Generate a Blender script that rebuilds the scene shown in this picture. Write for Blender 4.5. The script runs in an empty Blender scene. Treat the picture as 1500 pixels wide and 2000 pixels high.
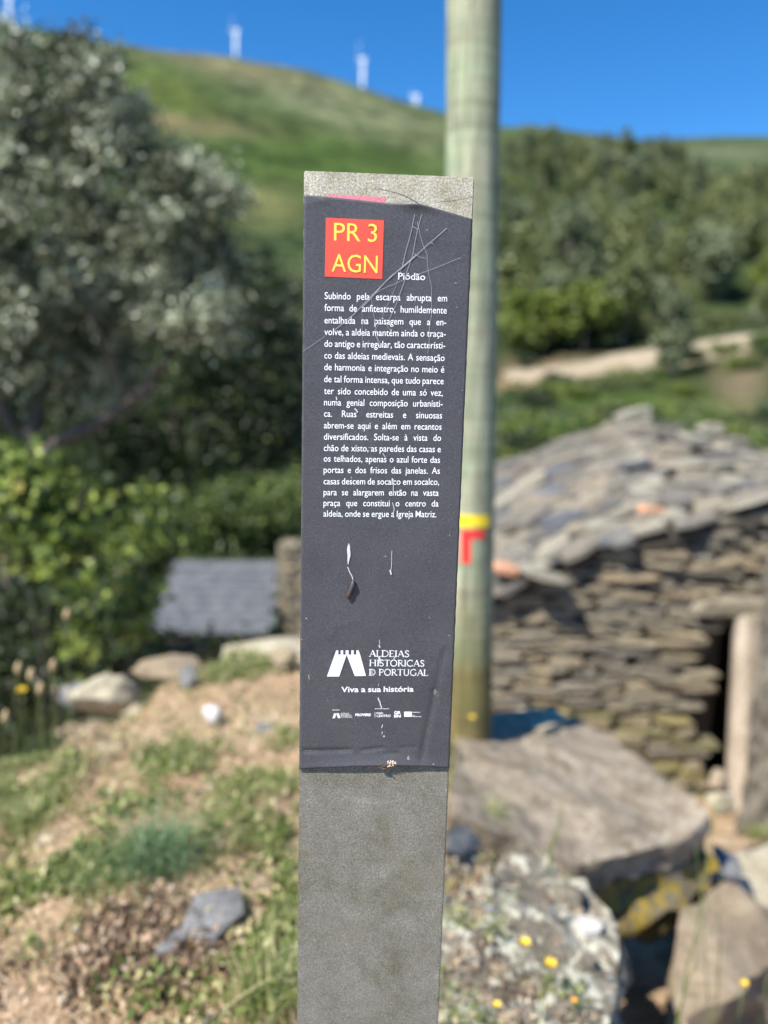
import bpy, bmesh, math, random
import numpy as np
from mathutils import Vector, Matrix, noise as mnoise

random.seed(7)
RNG = np.random.default_rng(7)
R = math.radians
C = bpy.context.scene.collection

# ------------------------------------------------------------------ camera, sky, sun, exposure
CAM_Z = 1.5
PITCH, ROLL, F = 0.16731, -0.026258, 1511.0
cam = bpy.data.cameras.new('camera')
cam.sensor_fit = 'VERTICAL'; cam.sensor_height = 36.0
cam.lens = F / 2000.0 * 36.0
cam.clip_start = 0.02; cam.clip_end = 6000
camo = bpy.data.objects.new('camera', cam); C.objects.link(camo)
fwd = Vector((0, math.cos(PITCH), -math.sin(PITCH)))
up0 = Vector((0, math.sin(PITCH), math.cos(PITCH))); rt0 = Vector((1, 0, 0))
RT = rt0 * math.cos(ROLL) - up0 * math.sin(ROLL)
UP = rt0 * math.sin(ROLL) + up0 * math.cos(ROLL)
camo.matrix_world = Matrix(((RT.x, UP.x, -fwd.x, 0), (RT.y, UP.y, -fwd.y, 0), (RT.z, UP.z, -fwd.z, CAM_Z), (0, 0, 0, 1)))
cam.dof.use_dof = True
cam.dof.focus_distance = 0.86
cam.dof.aperture_fstop = 1.9
cam.dof.aperture_blades = 0
sc = bpy.context.scene
sc.camera = camo

SUN_EL, SUN_AZ = R(51), R(-130)          # azimuth from +Y towards +X: behind the viewer, well to the left
S = Vector((math.sin(SUN_AZ) * math.cos(SUN_EL), math.cos(SUN_AZ) * math.cos(SUN_EL), math.sin(SUN_EL)))
w = bpy.data.worlds.new('World'); sc.world = w; w.use_nodes = True
nt = w.node_tree; bg = nt.nodes['Background']
sky = nt.nodes.new('ShaderNodeTexSky'); sky.sky_type = 'NISHITA'; sky.sun_disc = False
sky.sun_elevation = SUN_EL; sky.sun_rotation = SUN_AZ
sky.altitude = 2500; sky.air_density = 1.0; sky.dust_density = 0.0; sky.ozone_density = 3.5
hs = nt.nodes.new('ShaderNodeHueSaturation'); hs.inputs['Saturation'].default_value = 1.3
nt.links.new(sky.outputs[0], hs.inputs['Color']); nt.links.new(hs.outputs[0], bg.inputs[0])
bg.inputs[1].default_value = 0.115
sun = bpy.data.lights.new('sun', 'SUN'); sun.energy = 5.0; sun.angle = R(0.5); sun.color = (1.0, 0.95, 0.87)
suno = bpy.data.objects.new('sun', sun); C.objects.link(suno)
suno.rotation_euler = (-S).to_track_quat('-Z', 'Y').to_euler(); suno.location = (-5, -5, 10)
sc.view_settings.view_transform = 'Standard'; sc.view_settings.look = 'None'
sc.view_settings.gamma = 1; sc.view_settings.use_curve_mapping = False
sc.view_settings.exposure = 0.95
sc.cycles.use_denoising = True
sc.cycles.max_bounces = 6; sc.cycles.transparent_max_bounces = 4

# ------------------------------------------------------------------ helpers
def pix(px, py, Y):
    d = fwd + RT * ((px - 750) / F) + UP * ((1000 - py) / F)
    return Vector((0, 0, CAM_Z)) + d * (Y / d.y)

def link(name, me, m=None, parent=None):
    o = bpy.data.objects.new(name, me); C.objects.link(o)
    if m is not None and me is not None and not me.materials: me.materials.append(m)
    if parent is not None: o.parent = parent
    return o

def tag(o, label=None, cat=None, group=None, kind=None):
    if label: o['label'] = label
    if cat: o['category'] = cat
    if group: o['group'] = group
    if kind: o['kind'] = kind
    return o

def empty(name, loc, rz=0.0):
    o = bpy.data.objects.new(name, None); C.objects.link(o)
    o.location = loc; o.rotation_euler = (0, 0, rz); o.empty_display_size = .1
    return o

def mesh_np(name, V, Fq, smooth=False, tint=None, col=None):
    V = np.asarray(V, dtype=np.float32); Fq = np.asarray(Fq, dtype=np.int32)
    me = bpy.data.meshes.new(name); k = Fq.shape[1]
    me.vertices.add(len(V)); me.vertices.foreach_set('co', V.ravel())
    me.loops.add(Fq.size); me.loops.foreach_set('vertex_index', Fq.ravel())
    me.polygons.add(len(Fq)); me.polygons.foreach_set('loop_start', np.arange(0, Fq.size, k, dtype=np.int32))
    me.update(calc_edges=True)
    if smooth: me.polygons.foreach_set('use_smooth', np.ones(len(Fq), dtype=bool))
    if tint is not None:
        a = me.attributes.new('tint', 'FLOAT', 'POINT'); a.data.foreach_set('value', np.asarray(tint, dtype=np.float32))
    if col is not None:
        a = me.attributes.new('patch', 'FLOAT_COLOR', 'POINT')
        c4 = np.ones((len(V), 4), dtype=np.float32); c4[:, :3] = col; a.data.foreach_set('color', c4.ravel())
    return me

def mesh_py(name, V, Fs, smooth=False):
    me = bpy.data.meshes.new(name); me.from_pydata([tuple(v) for v in V], [], Fs); me.update()
    if smooth:
        for p in me.polygons: p.use_smooth = True
    return me

# --- materials
def newmat(name):
    m = bpy.data.materials.new(name); m.use_nodes = True
    t = m.node_tree; return m, t, t.nodes['Principled BSDF']

def ramp(t, fac, stops):
    r = t.nodes.new('ShaderNodeValToRGB')
    while len(r.color_ramp.elements) < len(stops): r.color_ramp.elements.new(0.5)
    for e, (p, c) in zip(r.color_ramp.elements, stops):
        e.position = p; e.color = (*c, 1)
    t.links.new(fac, r.inputs[0]); return r.outputs[0]

def nz(t, scale, detail=6, rough=.6, vec=None, dist=0.0):
    n = t.nodes.new('ShaderNodeTexNoise'); n.inputs['Scale'].default_value = scale
    n.inputs['Detail'].default_value = detail; n.inputs['Roughness'].default_value = rough
    n.inputs['Distortion'].default_value = dist
    if vec is not None: t.links.new(vec, n.inputs['Vector'])
    return n.outputs['Fac']

def mixc(t, fac, a, b, mode='MIX'):
    n = t.nodes.new('ShaderNodeMix'); n.data_type = 'RGBA'; n.blend_type = mode
    if isinstance(fac, float): n.inputs[0].default_value = fac
    else: t.links.new(fac, n.inputs[0])
    for i, v in ((6, a), (7, b)):
        if isinstance(v, tuple): n.inputs[i].default_value = (*v, 1)
        else: t.links.new(v, n.inputs[i])
    return n.outputs[2]

def coords(t, obj=True, rand=True):
    tc = t.nodes.new('ShaderNodeTexCoord')
    if not rand: return tc.outputs['Object']
    oi = t.nodes.new('ShaderNodeObjectInfo'); ml = t.nodes.new('ShaderNodeMath'); ml.operation = 'MULTIPLY'; ml.inputs[1].default_value = 37.0
    t.links.new(oi.outputs['Random'], ml.inputs[0])
    ad = t.nodes.new('ShaderNodeVectorMath'); ad.operation = 'ADD'
    t.links.new(tc.outputs['Object'], ad.inputs[0]); t.links.new(ml.outputs[0], ad.inputs[1])
    return ad.outputs[0]

def bump(t, b, h, strength=.5, dist=.01):
    n = t.nodes.new('ShaderNodeBump'); n.inputs['Strength'].default_value = strength; n.inputs['Distance'].default_value = dist
    t.links.new(h, n.inputs['Height']); t.links.new(n.outputs[0], b.inputs['Normal'])

def plain(name, col, rough=.7, var=.25, scale=40):
    m, t, b = newmat(name); v = coords(t)
    c = ramp(t, nz(t, scale, vec=v), [(.25, tuple(x * (1 - var) for x in col)), (.75, tuple(min(1, x * (1 + var)) for x in col))])
    t.links.new(c, b.inputs['Base Color']); b.inputs['Roughness'].default_value = rough
    return m

def rock(name, stops, scale=6, fine=60, lichen=None, lichen_amt=.6, bstr=.6, bdist=.01, objvar=None, rand=True):
    m, t, b = newmat(name); v = coords(t, rand=rand)
    c = ramp(t, nz(t, scale, 8, .65, v, .4), stops)
    f = ramp(t, nz(t, fine, 4, .7, v), [(.3, (.62, .62, .62)), (.7, (1.25, 1.25, 1.25))])
    c = mixc(t, 1.0, c, f, 'MULTIPLY')
    if objvar:
        oi = t.nodes.new('ShaderNodeObjectInfo')
        c = mixc(t, 1.0, c, ramp(t, oi.outputs['Random'], objvar), 'MULTIPLY')
    if lichen:
        k = ramp(t, nz(t, scale * 1.7, 5, .7, v, 1.0), [(lichen_amt, (0, 0, 0)), (lichen_amt + .08, (1, 1, 1))])
        c = mixc(t, k, c, lichen)
    t.links.new(c, b.inputs['Base Color']); b.inputs['Roughness'].default_value = .85
    bump(t, b, nz(t, fine * .6, 8, .7, v), bstr, bdist)
    return m

def leafmat(name, stops, trans=.35, rough=.5):
    m, t, b = newmat(name)
    a = t.nodes.new('ShaderNodeAttribute'); a.attribute_name = 'tint'
    c = ramp(t, a.outputs['Fac'], stops)
    t.links.new(c, b.inputs['Base Color']); b.inputs['Roughness'].default_value = rough
    tr = t.nodes.new('ShaderNodeBsdfTranslucent'); t.links.new(c, tr.inputs['Color'])
    mx = t.nodes.new('ShaderNodeMixShader'); mx.inputs[0].default_value = trans
    out = t.nodes['Material Output']
    t.links.new(b.outputs[0], mx.inputs[1]); t.links.new(tr.outputs[0], mx.inputs[2]); t.links.new(mx.outputs[0], out.inputs[0])
    return m

M = {}
M['olive'] = leafmat('silver_leaf', [(0, (.022, .028, .013)), (.35, (.075, .09, .045)), (.55, (.22, .245, .15)), (.78, (.56, .6, .43)), (1, (.82, .85, .66))], .2, .38)
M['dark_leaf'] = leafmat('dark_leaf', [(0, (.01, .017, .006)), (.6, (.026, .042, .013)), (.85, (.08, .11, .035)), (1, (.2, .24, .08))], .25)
M['mid_leaf'] = leafmat('mid_leaf', [(0, (.035, .07, .014)), (.6, (.09, .15, .03)), (1, (.2, .26, .06))], .35)
M['lime_leaf'] = leafmat('lime_leaf', [(0, (.015, .03, .008)), (.4, (.06, .1, .02)), (.62, (.2, .28, .05)), (.88, (.52, .6, .15)), (1, (.62, .52, .14))], .4)
M['bright_leaf'] = leafmat('bright_leaf', [(0, (.02, .04, .01)), (.5, (.075, .12, .03)), (1, (.28, .35, .1))], .35)
M['grass'] = leafmat('grass_blade', [(0, (.07, .11, .02)), (.45, (.19, .255, .06)), (.75, (.38, .4, .15)), (1, (.66, .56, .34))], .4)
M['blue_grass'] = leafmat('blue_grass', [(0, (.05, .1, .035)), (.6, (.14, .23, .1)), (1, (.34, .42, .22))], .3)
M['straw'] = leafmat('straw', [(0, (.25, .14, .07)), (.5, (.62, .42, .24)), (1, (.9, .74, .52))], .2)
M['stalk'] = leafmat('stalk', [(0, (.2, .24, .08)), (1, (.5, .5, .25))], .3)
M['far_a'] = leafmat('far_leaf', [(0, (.055, .072, .022)), (.6, (.13, .155, .048)), (1, (.24, .26, .1))], .2)
M['far_b'] = leafmat('far_leaf_bluish', [(0, (.055, .075, .035)), (.6, (.13, .155, .07)), (1, (.22, .25, .14))], .2)
M['far_c'] = leafmat('far_leaf_yellow', [(0, (.07, .1, .018)), (.6, (.16, .21, .035)), (1, (.3, .33, .07))], .3)
M['bark'] = rock('bark', [(.3, (.05, .04, .03)), (.7, (.13, .11, .085))], 12, 60)
M['pale_bark'] = rock('pale_bark', [(.3, (.25, .2, .16)), (.7, (.45, .38, .32))], 1, 6)
M['yellow'] = plain('petal_yellow', (.85, .55, .02), .5)
M['orange'] = plain('petal_orange', (.85, .38, .03), .5)
M['seed'] = plain('seed_head', (.4, .3, .16), .8)
M['white'] = plain('white_paint', (.8, .8, .8), .4, .03, 2)

# ------------------------------------------------------------------ terrain function
_perm = RNG.random((256, 256))
def vnoise(x, y):
    xi = np.floor(x).astype(int); yi = np.floor(y).astype(int); fx = x - xi; fy = y - yi
    fx = fx * fx * (3 - 2 * fx); fy = fy * fy * (3 - 2 * fy)
    g = lambda a, b: _perm[a & 255, b & 255]
    return (g(xi, yi) * (1 - fx) + g(xi + 1, yi) * fx) * (1 - fy) + (g(xi, yi + 1) * (1 - fx) + g(xi + 1, yi + 1) * fx) * fy - .5
def fbm(x, y, o=5):
    s = 0; a = 1
    for i in range(o):
        s = s + a * vnoise(x + 17.3 * i, y - 9.1 * i); a *= .5; x = x * 2.03; y = y * 2.03
    return s

# each column: (Y, 'h', height relative to the eye) or (Y, 'p', image row where that ground shows)
COLS = {
 -900: [(1, 'h', -1.4), (2.4, 'h', -1.45), (3.2, 'h', -2.6), (8, 'h', -4.5), (20, 'h', -7.5), (60, 'h', -8), (200, 'h', 45), (450, 'h', 170), (1000, 'h', 470)],
 0: [(1, 'h', -1.40), (2.5, 'h', -1.5), (2.85, 'p', 1500), (3.3, 'h', -2.3), (6, 'h', -4.2), (12, 'h', -5.6), (20, 'h', -7.6), (60, 'h', -8), (200, 'p', 560), (450, 'p', 330), (700, 'p', 155), (1000, 'p', 34)],
 110: [(1, 'h', -1.40), (2.7, 'h', -1.46), (3.1, 'p', 1440), (3.6, 'h', -2.3), (6, 'h', -4.1), (12, 'h', -5.6), (20, 'h', -7.6), (60, 'h', -8), (200, 'p', 565), (450, 'p', 335), (700, 'p', 165), (1000, 'p', 50)],
 300: [(1, 'h', -1.40), (2.9, 'h', -1.44), (3.6, 'p', 1335), (4.1, 'h', -2.2), (6, 'h', -4), (12, 'h', -5.6), (20, 'h', -7.6), (60, 'h', -8), (200, 'p', 575), (450, 'p', 370), (700, 'p', 210), (1000, 'p', 90)],
 450: [(1, 'h', -1.40), (3, 'h', -1.43), (3.95, 'p', 1268), (4.5, 'h', -2.2), (7, 'h', -4), (12, 'h', -5.6), (20, 'h', -7.6), (60, 'h', -8), (200, 'p', 585), (450, 'p', 400), (700, 'p', 245), (1000, 'p', 110)],
 590: [(1, 'h', -1.40), (3, 'h', -1.43), (4.3, 'p', 1243), (4.9, 'h', -2.2), (8, 'h', -4.2), (12, 'h', -5.4), (20, 'h', -7.4), (60, 'h', -8), (200, 'p', 600), (450, 'p', 430), (700, 'p', 280), (1000, 'p', 135)],
 700: [(1, 'h', -1.42), (3, 'h', -1.45), (4.3, 'h', -1.5), (4.9, 'h', -2.2), (8, 'h', -4.2), (20, 'h', -6.8), (60, 'h', -7.5), (200, 'p', 590), (450, 'p', 430), (700, 'p', 300), (1000, 'p', 171)],
 860: [(1, 'h', -1.45), (3.3, 'h', -1.47), (3.9, 'h', -1.6), (5, 'h', -2.9), (8, 'h', -4.3), (20, 'h', -6), (60, 'h', -6), (200, 'p', 570), (450, 'p', 420), (700, 'p', 320), (1000, 'p', 222)],
 1000: [(1, 'h', -1.5), (2.4, 'h', -1.62), (3.4, 'h', -1.75), (4.2, 'h', -2.4), (5.5, 'h', -3.8), (7.5, 'h', -4.3), (12, 'h', -4.3), (20, 'h', -3.6), (35, 'p', 880), (60, 'p', 815), (88, 'p', 758), (100, 'p', 735), (150, 'p', 600), (230, 'p', 450), (330, 'p', 335), (500, 'p', 300), (1000, 'p', 262)],
 1200: [(1, 'h', -1.5), (1.7, 'h', -1.75), (2.1, 'h', -2.25), (3, 'h', -2.6), (4, 'h', -2.8), (5.5, 'h', -3.8), (7.5, 'h', -4.25), (12, 'h', -4), (20, 'h', -3.4), (35, 'p', 880), (60, 'p', 820), (88, 'p', 745), (100, 'p', 708), (150, 'p', 600), (230, 'p', 465), (330, 'p', 355), (500, 'p', 325), (1000, 'p', 287)],
 1500: [(1, 'h', -1.7), (2.2, 'h', -2.5), (3.4, 'h', -2.55), (5, 'h', -3.3), (7.5, 'h', -4.3), (12, 'h', -4), (20, 'h', -3.2), (35, 'p', 890), (60, 'p', 830), (88, 'p', 700), (100, 'p', 655), (150, 'p', 590), (230, 'p', 480), (330, 'p', 380), (500, 'p', 330), (1000, 'p', 275)],
 2400: [(1, 'h', -1.7), (2.2, 'h', -2.5), (3.4, 'h', -2.6), (5, 'h', -3.3), (7.5, 'h', -4.3), (12, 'h', -4), (20, 'h', -3), (35, 'h', -4), (60, 'h', -2), (88, 'h', 4), (100, 'h', 8), (150, 'h', 18), (230, 'h', 45), (330, 'h', 85), (500, 'h', 140), (1000, 'h', 310)],
}
LR = np.linspace(math.log(.2), math.log(3000), 420)
ths, prof = [], []
for c in sorted(COLS):
    base = pix(c, 800, 1.0); th = math.atan2(base.x, 1.0); rs, zs = [], []
    for (Y, k, v) in COLS[c]:
        p = pix(c, v if k == 'p' else 800, Y); rr = Y / math.cos(th)
        rs.append(math.log(rr)); zs.append(p.z if k == 'p' else CAM_Z + v)
    rs.append(math.log(1500)); zs.append(zs[-1] - 120)
    z = np.interp(LR, rs, zs)
    ths.append(th); prof.append(z)
flat = np.interp(LR, [math.log(x) for x in (1, 5, 20, 100, 1000)], [0.1, 0.1, -.5, -4, -20])
ths = [-math.pi, -1.9] + ths + [1.9, math.pi]; prof = [flat, flat] + prof + [flat, flat]
ths = np.array(ths); prof = np.array(prof)

def Hs(x, y):
    x = np.asarray(x, float); y = np.asarray(y, float)
    th = np.arctan2(x, y); r = np.hypot(x, y)
    lr = np.clip(np.log(np.maximum(r, .21)), LR[0], LR[-1] - 1e-6)
    u = (lr - LR[0]) / (LR[1] - LR[0]); ui = u.astype(int); uf = u - ui
    k = np.clip(np.searchsorted(ths, th) - 1, 0, len(ths) - 2); kf = np.clip((th - ths[k]) / (ths[k + 1] - ths[k]), 0, 1)
    a = prof[k, ui] * (1 - uf) + prof[k, ui + 1] * uf; b = prof[k + 1, ui] * (1 - uf) + prof[k + 1, ui + 1] * uf
    z = a * (1 - kf) + b * kf
    z = z + .035 * fbm(x * 2.2, y * 2.2, 4) * np.clip(r / 1.2 - .6, 0, 1) + .03 * fbm(x * 9, y * 9, 3)
    amp = np.clip((r - 10) * .012, 0, 3.2)
    return z + amp * fbm(x / (12 + r * .06), y / (12 + r * .06), 4)
def H(x, y): return float(Hs(np.array([x]), np.array([y]))[0])

def hit(px, py, y0=.9, y1=60):
    Ys = np.exp(np.arange(math.log(y0), math.log(y1), .006)); u = pix(px, py, 1.0)
    X = u.x * Ys; Z = CAM_Z + (u.z - CAM_Z) * Ys; k = np.nonzero(Z <= Hs(X, Ys))[0]
    if len(k): return Vector((X[k[0]], Ys[k[0]], H(X[k[0]], Ys[k[0]])))
    p = pix(px, py, y1); return Vector((p.x, p.y, H(p.x, p.y)))

front = np.concatenate([np.linspace(-math.pi, -.85, 50)[:-1], np.linspace(-.85, .85, 520), np.linspace(.85, math.pi, 50)[1:]])
def sector(name, r0, r1, n, mat, colfn=None):
    rr = np.exp(np.linspace(math.log(r0), math.log(r1), n)); T, RR = np.meshgrid(front, rr)
    X = RR * np.sin(T); Y = RR * np.cos(T); Z = Hs(X, Y)
    V = np.stack([X.ravel(), Y.ravel(), Z.ravel()], 1); m = len(front)
    i, j = np.meshgrid(np.arange(n - 1), np.arange(m - 1), indexing='ij'); a = (i * m + j).ravel()
    Fq = np.stack([a, a + 1, a + m + 1, a + m], 1)[:, ::-1]
    me = mesh_np(name, V, Fq, True, col=colfn(V) if colfn else None)
    return link(name, me, mat)

def terrain_col(V):
    d = V - np.array([0, 0, CAM_Z]); f = d @ np.array(fwd); px = 750 + F * (d @ np.array(RT)) / f; py = 1000 - F * (d @ np.array(UP)) / f
    px = np.where(f > 0, px, -3000)
    c = np.tile(np.array([.062, .088, .032]), (len(V), 1))
    def patch(cx, cy, rx, ry, col, rot=0, p=1.5):
        nonlocal c
        dx, dy = px - cx, py - cy; a = math.radians(rot)
        u = (dx * math.cos(a) + dy * math.sin(a)) / rx; v = (-dx * math.sin(a) + dy * math.cos(a)) / ry
        k = np.exp(-(u * u + v * v) ** p)[:, None]; c = c * (1 - k) + np.array(col) * k
    patch(640, 200, 300, 45, (.14, .155, .085), 25)      # pale heath slash across the far hill
    patch(450, 130, 200, 22, (.14, .135, .07), 12)
    patch(760, 230, 160, 40, (.12, .135, .07), 20)
    patch(390, 245, 150, 22, (.17, .14, .075), 8)
    patch(330, 180, 110, 40, (.088, .115, .03), 25)
    patch(640, 320, 300, 60, (.055, .09, .02), 5)
    patch(520, 400, 80, 40, (.12, .13, .05), 0)
    patch(1420, 300, 160, 18, (.1, .12, .065), 0); patch(1080, 320, 160, 60, (.045, .06, .022), 0)
    patch(1240, 570, 60, 40, (.38, .33, .22), 30)
    patch(1290, 545, 30, 20, (.36, .3, .2), 0)
    patch(1080, 715, 110, 26, (.3, .22, .14), -6)
    patch(1020, 745, 90, 22, (.5, .36, .2), -10)
    patch(1450, 735, 60, 60, (.25, .2, .12), 40)
    patch(1040, 870, 60, 25, (.28, .26, .09), 0)
    patch(1150, 800, 260, 40, (.1, .15, .03), 0)
    patch(565, 600, 40, 60, (.25, .27, .14), 0)
    n = fbm(V[:, 0] / 30, V[:, 1] / 30, 5)[:, None]; c = c * (1 + .5 * n)
    return np.clip(c, .01, .8)

# near ground
m, t, b = newmat('sandy_soil'); v = coords(t, rand=False)
c = ramp(t, nz(t, 3.2, 8, .75, v, .5), [(.32, (.12, .085, .055)), (.42, (.38, .26, .15)), (.53, (.64, .46, .29)), (.64, (.5, .41, .28)), (.75, (.16, .14, .08))])
c = mixc(t, 1.0, c, ramp(t, nz(t, 45, 5, .75, v), [(.32, (.45, .42, .4)), (.6, (1.15, 1.15, 1.15))]), 'MULTIPLY')
t.links.new(c, b.inputs['Base Color']); b.inputs['Roughness'].default_value = .95
bump(t, b, nz(t, 30, 10, .75, v), 1.0, .03); M['soil'] = m
m, t, b = newmat('hill_cover'); v = coords(t, rand=False)
a = t.nodes.new('ShaderNodeAttribute'); a.attribute_name = 'patch'
c = mixc(t, 1.0, a.outputs['Color'], ramp(t, nz(t, .05, 12, .78, v, .5), [(.38, (.3, .4, .32)), (.48, (.85, .9, .85)), (.6, (1.5, 1.35, 1.35))]), 'MULTIPLY')
t.links.new(c, b.inputs['Base Color']); b.inputs['Roughness'].default_value = 1.0
b.inputs['Specular IOR Level'].default_value = .1
bump(t, b, nz(t, .25, 8, .7, v), 1.0, 3.0); M['hill'] = m
tag(sector('ground', .25, 9.0, 360, M['soil']), kind='structure')
tag(sector('valley_slope', 9.0, 70, 120, M['hill'], terrain_col), kind='structure')
tag(sector('hills', 70, 2600, 330, M['hill'], terrain_col), kind='structure')

# ------------------------------------------------------------------ dirt road on the far slope
rp = [(940, 757), (1000, 746), (1060, 736), (1130, 724), (1200, 707), (1270, 692), (1330, 680), (1400, 668), (1470, 657), (1540, 645), (1650, 627)]
rp2 = [(940, 730), (1000, 722), (1060, 717), (1130, 707), (1200, 692), (1270, 680), (1330, 670), (1400, 660), (1470, 650), (1540, 640), (1650, 622)]
V, Fs = [], []
for i in range(len(rp) * 4 - 3):
    s = i / 4; k = min(int(s), len(rp) - 2); f_ = s - k
    lo = [rp[k][q] * (1 - f_) + rp[k + 1][q] * f_ for q in (0, 1)]; hi = [rp2[k][q] * (1 - f_) + rp2[k + 1][q] * f_ for q in (0, 1)]
    lo = pix(lo[0], lo[1] + random.uniform(-2, 2), 92); hi = pix(hi[0], hi[1] + random.uniform(-2, 2), 99)
    V += [lo + Vector((0, 0, -3)), lo, hi, hi + Vector((0, 3, -3))]
for i in range(len(V) // 4 - 1):
    for q in range(3): Fs.append((4 * i + q, 4 * i + 4 + q, 4 * i + 5 + q, 4 * i + 1 + q))
M['track'] = rock('pale_dirt', [(.3, (.2, .16, .1)), (.7, (.4, .33, .23))], .25, 2, bdist=.1, rand=False)
tag(link('dirt_road', mesh_py('dirt_road', V, Fs, True), M['track']), kind='structure')

# ------------------------------------------------------------------ leaves and tubes
def leaf_mesh(name, P, size, aspect=.4, tint=None, nbias=0.0, seed=1, droop=None):
    g = np.random.default_rng(seed); n = len(P)
    size = np.broadcast_to(np.asarray(size, float), (n,)) * g.uniform(.65, 1.3, n)
    a = g.normal(size=(n, 3)); 
    if droop is not None: a = a + np.array(droop)
    a /= np.linalg.norm(a, axis=1)[:, None]
    b_ = g.normal(size=(n, 3)); b_[:, 2] *= (1 - nbias); b_ -= (b_ * a).sum(1)[:, None] * a; b_ /= np.linalg.norm(b_, axis=1)[:, None] + 1e-9
    nn = np.cross(a, b_); L = size[:, None]; W = L * aspect * .5
    V = np.stack([P, P + a * L * .5 + b_ * W + nn * L * .06, P + a * L, P + a * L * .5 - b_ * W + nn * L * .06], 1).reshape(-1, 3)
    idx = np.arange(n)[:, None] * 4
    Ft = np.concatenate([idx + np.array([0, 1, 2]), idx + np.array([0, 2, 3])], 0)
    tt = g.random(n) if tint is None else tint
    return mesh_np(name, V, Ft, False, tint=np.repeat(tt, 4))

def puffs(blobs, nclus, nleaf, cr, seed=1, surf=.5):
    """blobs: (centre, radii); clusters spread through each ellipsoid, leaves spread about each cluster"""
    g = np.random.default_rng(seed); vol = np.array([np.prod(b_[1]) ** (2 / 3) for b_ in blobs]); cnt = np.maximum(1, (vol / vol.sum() * nclus)).astype(int)
    out, tt = [], []
    for (c_, r_), k in zip(blobs, cnt):
        d = g.normal(size=(k, 3)); d /= np.linalg.norm(d, axis=1)[:, None]; d *= (surf + (1 - surf) * g.random(k) ** .5)[:, None]
        cc = np.array(c_) + d * np.array(r_); rad = cr * g.uniform(.6, 1.4, k)
        q = g.normal(size=(k, nleaf, 3)) * .5 * rad[:, None, None]; q[:, :, 2] *= .8
        out.append((cc[:, None] + q).reshape(-1, 3)); tt.append(np.clip(g.random(k)[:, None] * .62 + g.random((k, nleaf)) * .4, 0, 1).ravel())
    return np.concatenate(out), np.concatenate(tt)

def pblob(px, py, rx, ry, Y, dY):
    p = pix(px, py, Y); s = Y / F; return ((p.x, p.y, p.z), (rx * s, dY, ry * s))

def tube(paths, seg=8, rough=0.0):
    V, Fs = [], []
    for pts in paths:
        base = len(V); n = len(pts)
        for i, (p, r) in enumerate(pts):
            p = Vector(p); q = Vector(pts[min(i + 1, n - 1)][0]) - Vector(pts[max(i - 1, 0)][0])
            q = q.normalized() if q.length > 1e-9 else Vector((0, 0, 1))
            a = q.orthogonal().normalized() if abs(q.z) > .9 else q.cross(Vector((0, 0, 1))).normalized(); b_ = q.cross(a)
            for k in range(seg):
                an = 2 * math.pi * k / seg; rr = r * (1 + rough * random.uniform(-1, 1))
                V.append(p + (a * math.cos(an) + b_ * math.sin(an)) * rr)
        for i in range(n - 1):
            for k in range(seg):
                k2 = (k + 1) % seg; Fs.append((base + i * seg + k, base + i * seg + k2, base + (i + 1) * seg + k2, base + (i + 1) * seg + k))
        Fs.append(tuple(base + k for k in range(seg))[::-1]); Fs.append(tuple(base + (n - 1) * seg + k for k in range(seg)))
    return V, Fs

def tube_mesh(name, paths, seg=8, rough=0.0): 
    V, Fs = tube(paths, seg, rough); return mesh_py(name, V, Fs, True)

def wig(a, b_, r0, r1, n=7, amp=.1):
    a, b_ = Vector(a), Vector(b_); out = []
    for i in range(n):
        t_ = i / (n - 1); p = a.lerp(b_, t_) + Vector([random.uniform(-1, 1) * amp * math.sin(math.pi * t_) for _ in range(3)])
        out.append((p, r0 * (1 - t_) + r1 * t_))
    return out

# ------------------------------------------------------------------ far trees and bushes
def far_tree(kind, seed):
    random.seed(seed); g = np.random.default_rng(seed); bl = []
    hgt = {'a': 11, 'b': 14, 'c': 7}[kind]; rad = {'a': 4.0, 'b': 3.2, 'c': 3.4}[kind]
    for i in range(9):
        z = hgt * (.3 + .6 * random.random()); k = 1 - abs(z / hgt - .5) * .9; an = random.uniform(0, 6.28)
        bl.append(((math.cos(an) * rad * .55 * k, math.sin(an) * rad * .55 * k, z), (rad * .55 * k, rad * .55 * k, hgt * .17)))
    P, tt = puffs(bl, 90, 22, 1.0, seed); tt = np.clip(tt * .8 + .25 * random.random(), 0, 1)
    lm = leaf_mesh('crown', P, .75, .7, tt, 0, seed)
    paths = [wig((0, 0, -1.5), (random.uniform(-.6, .6), .2, hgt * .75), .28, .1, 6, .25)]
    for i in range(4):
        an = random.uniform(0, 6.28); z = hgt * random.uniform(.3, .55)
        paths.append(wig((0, 0, z), (math.cos(an) * rad * .7, math.sin(an) * rad * .7, z + hgt * .22), .12, .04, 4, .2))
    return lm, tube_mesh('trunk', paths, 6)
protos = [('a', 'far_a'), ('a', 'far_b'), ('b', 'far_b'), ('c', 'far_c'), ('a', 'far_a'), ('b', 'far_a')]
pm = []
for i, (k, mt) in enumerate(protos):
    lm, tm = far_tree(k, 30 + i); lm.materials.append(M[mt]); tm.materials.append(M['pale_bark'] if k == 'b' else M['bark']); pm.append((lm, tm, k))
TL = {'a': 'dark green rounded tree in the wood on the far hillside', 'b': 'tall bluish green tree with a pale trunk in the wood on the far hillside', 'c': 'low yellowish green tree in the wood on the far hillside'}
TG = {'a': 'rounded trees of the hillside wood', 'b': 'tall trees of the hillside wood', 'c': 'yellowish trees of the hillside wood'}
g = np.random.default_rng(99); cnt = 0; tries = 0
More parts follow.
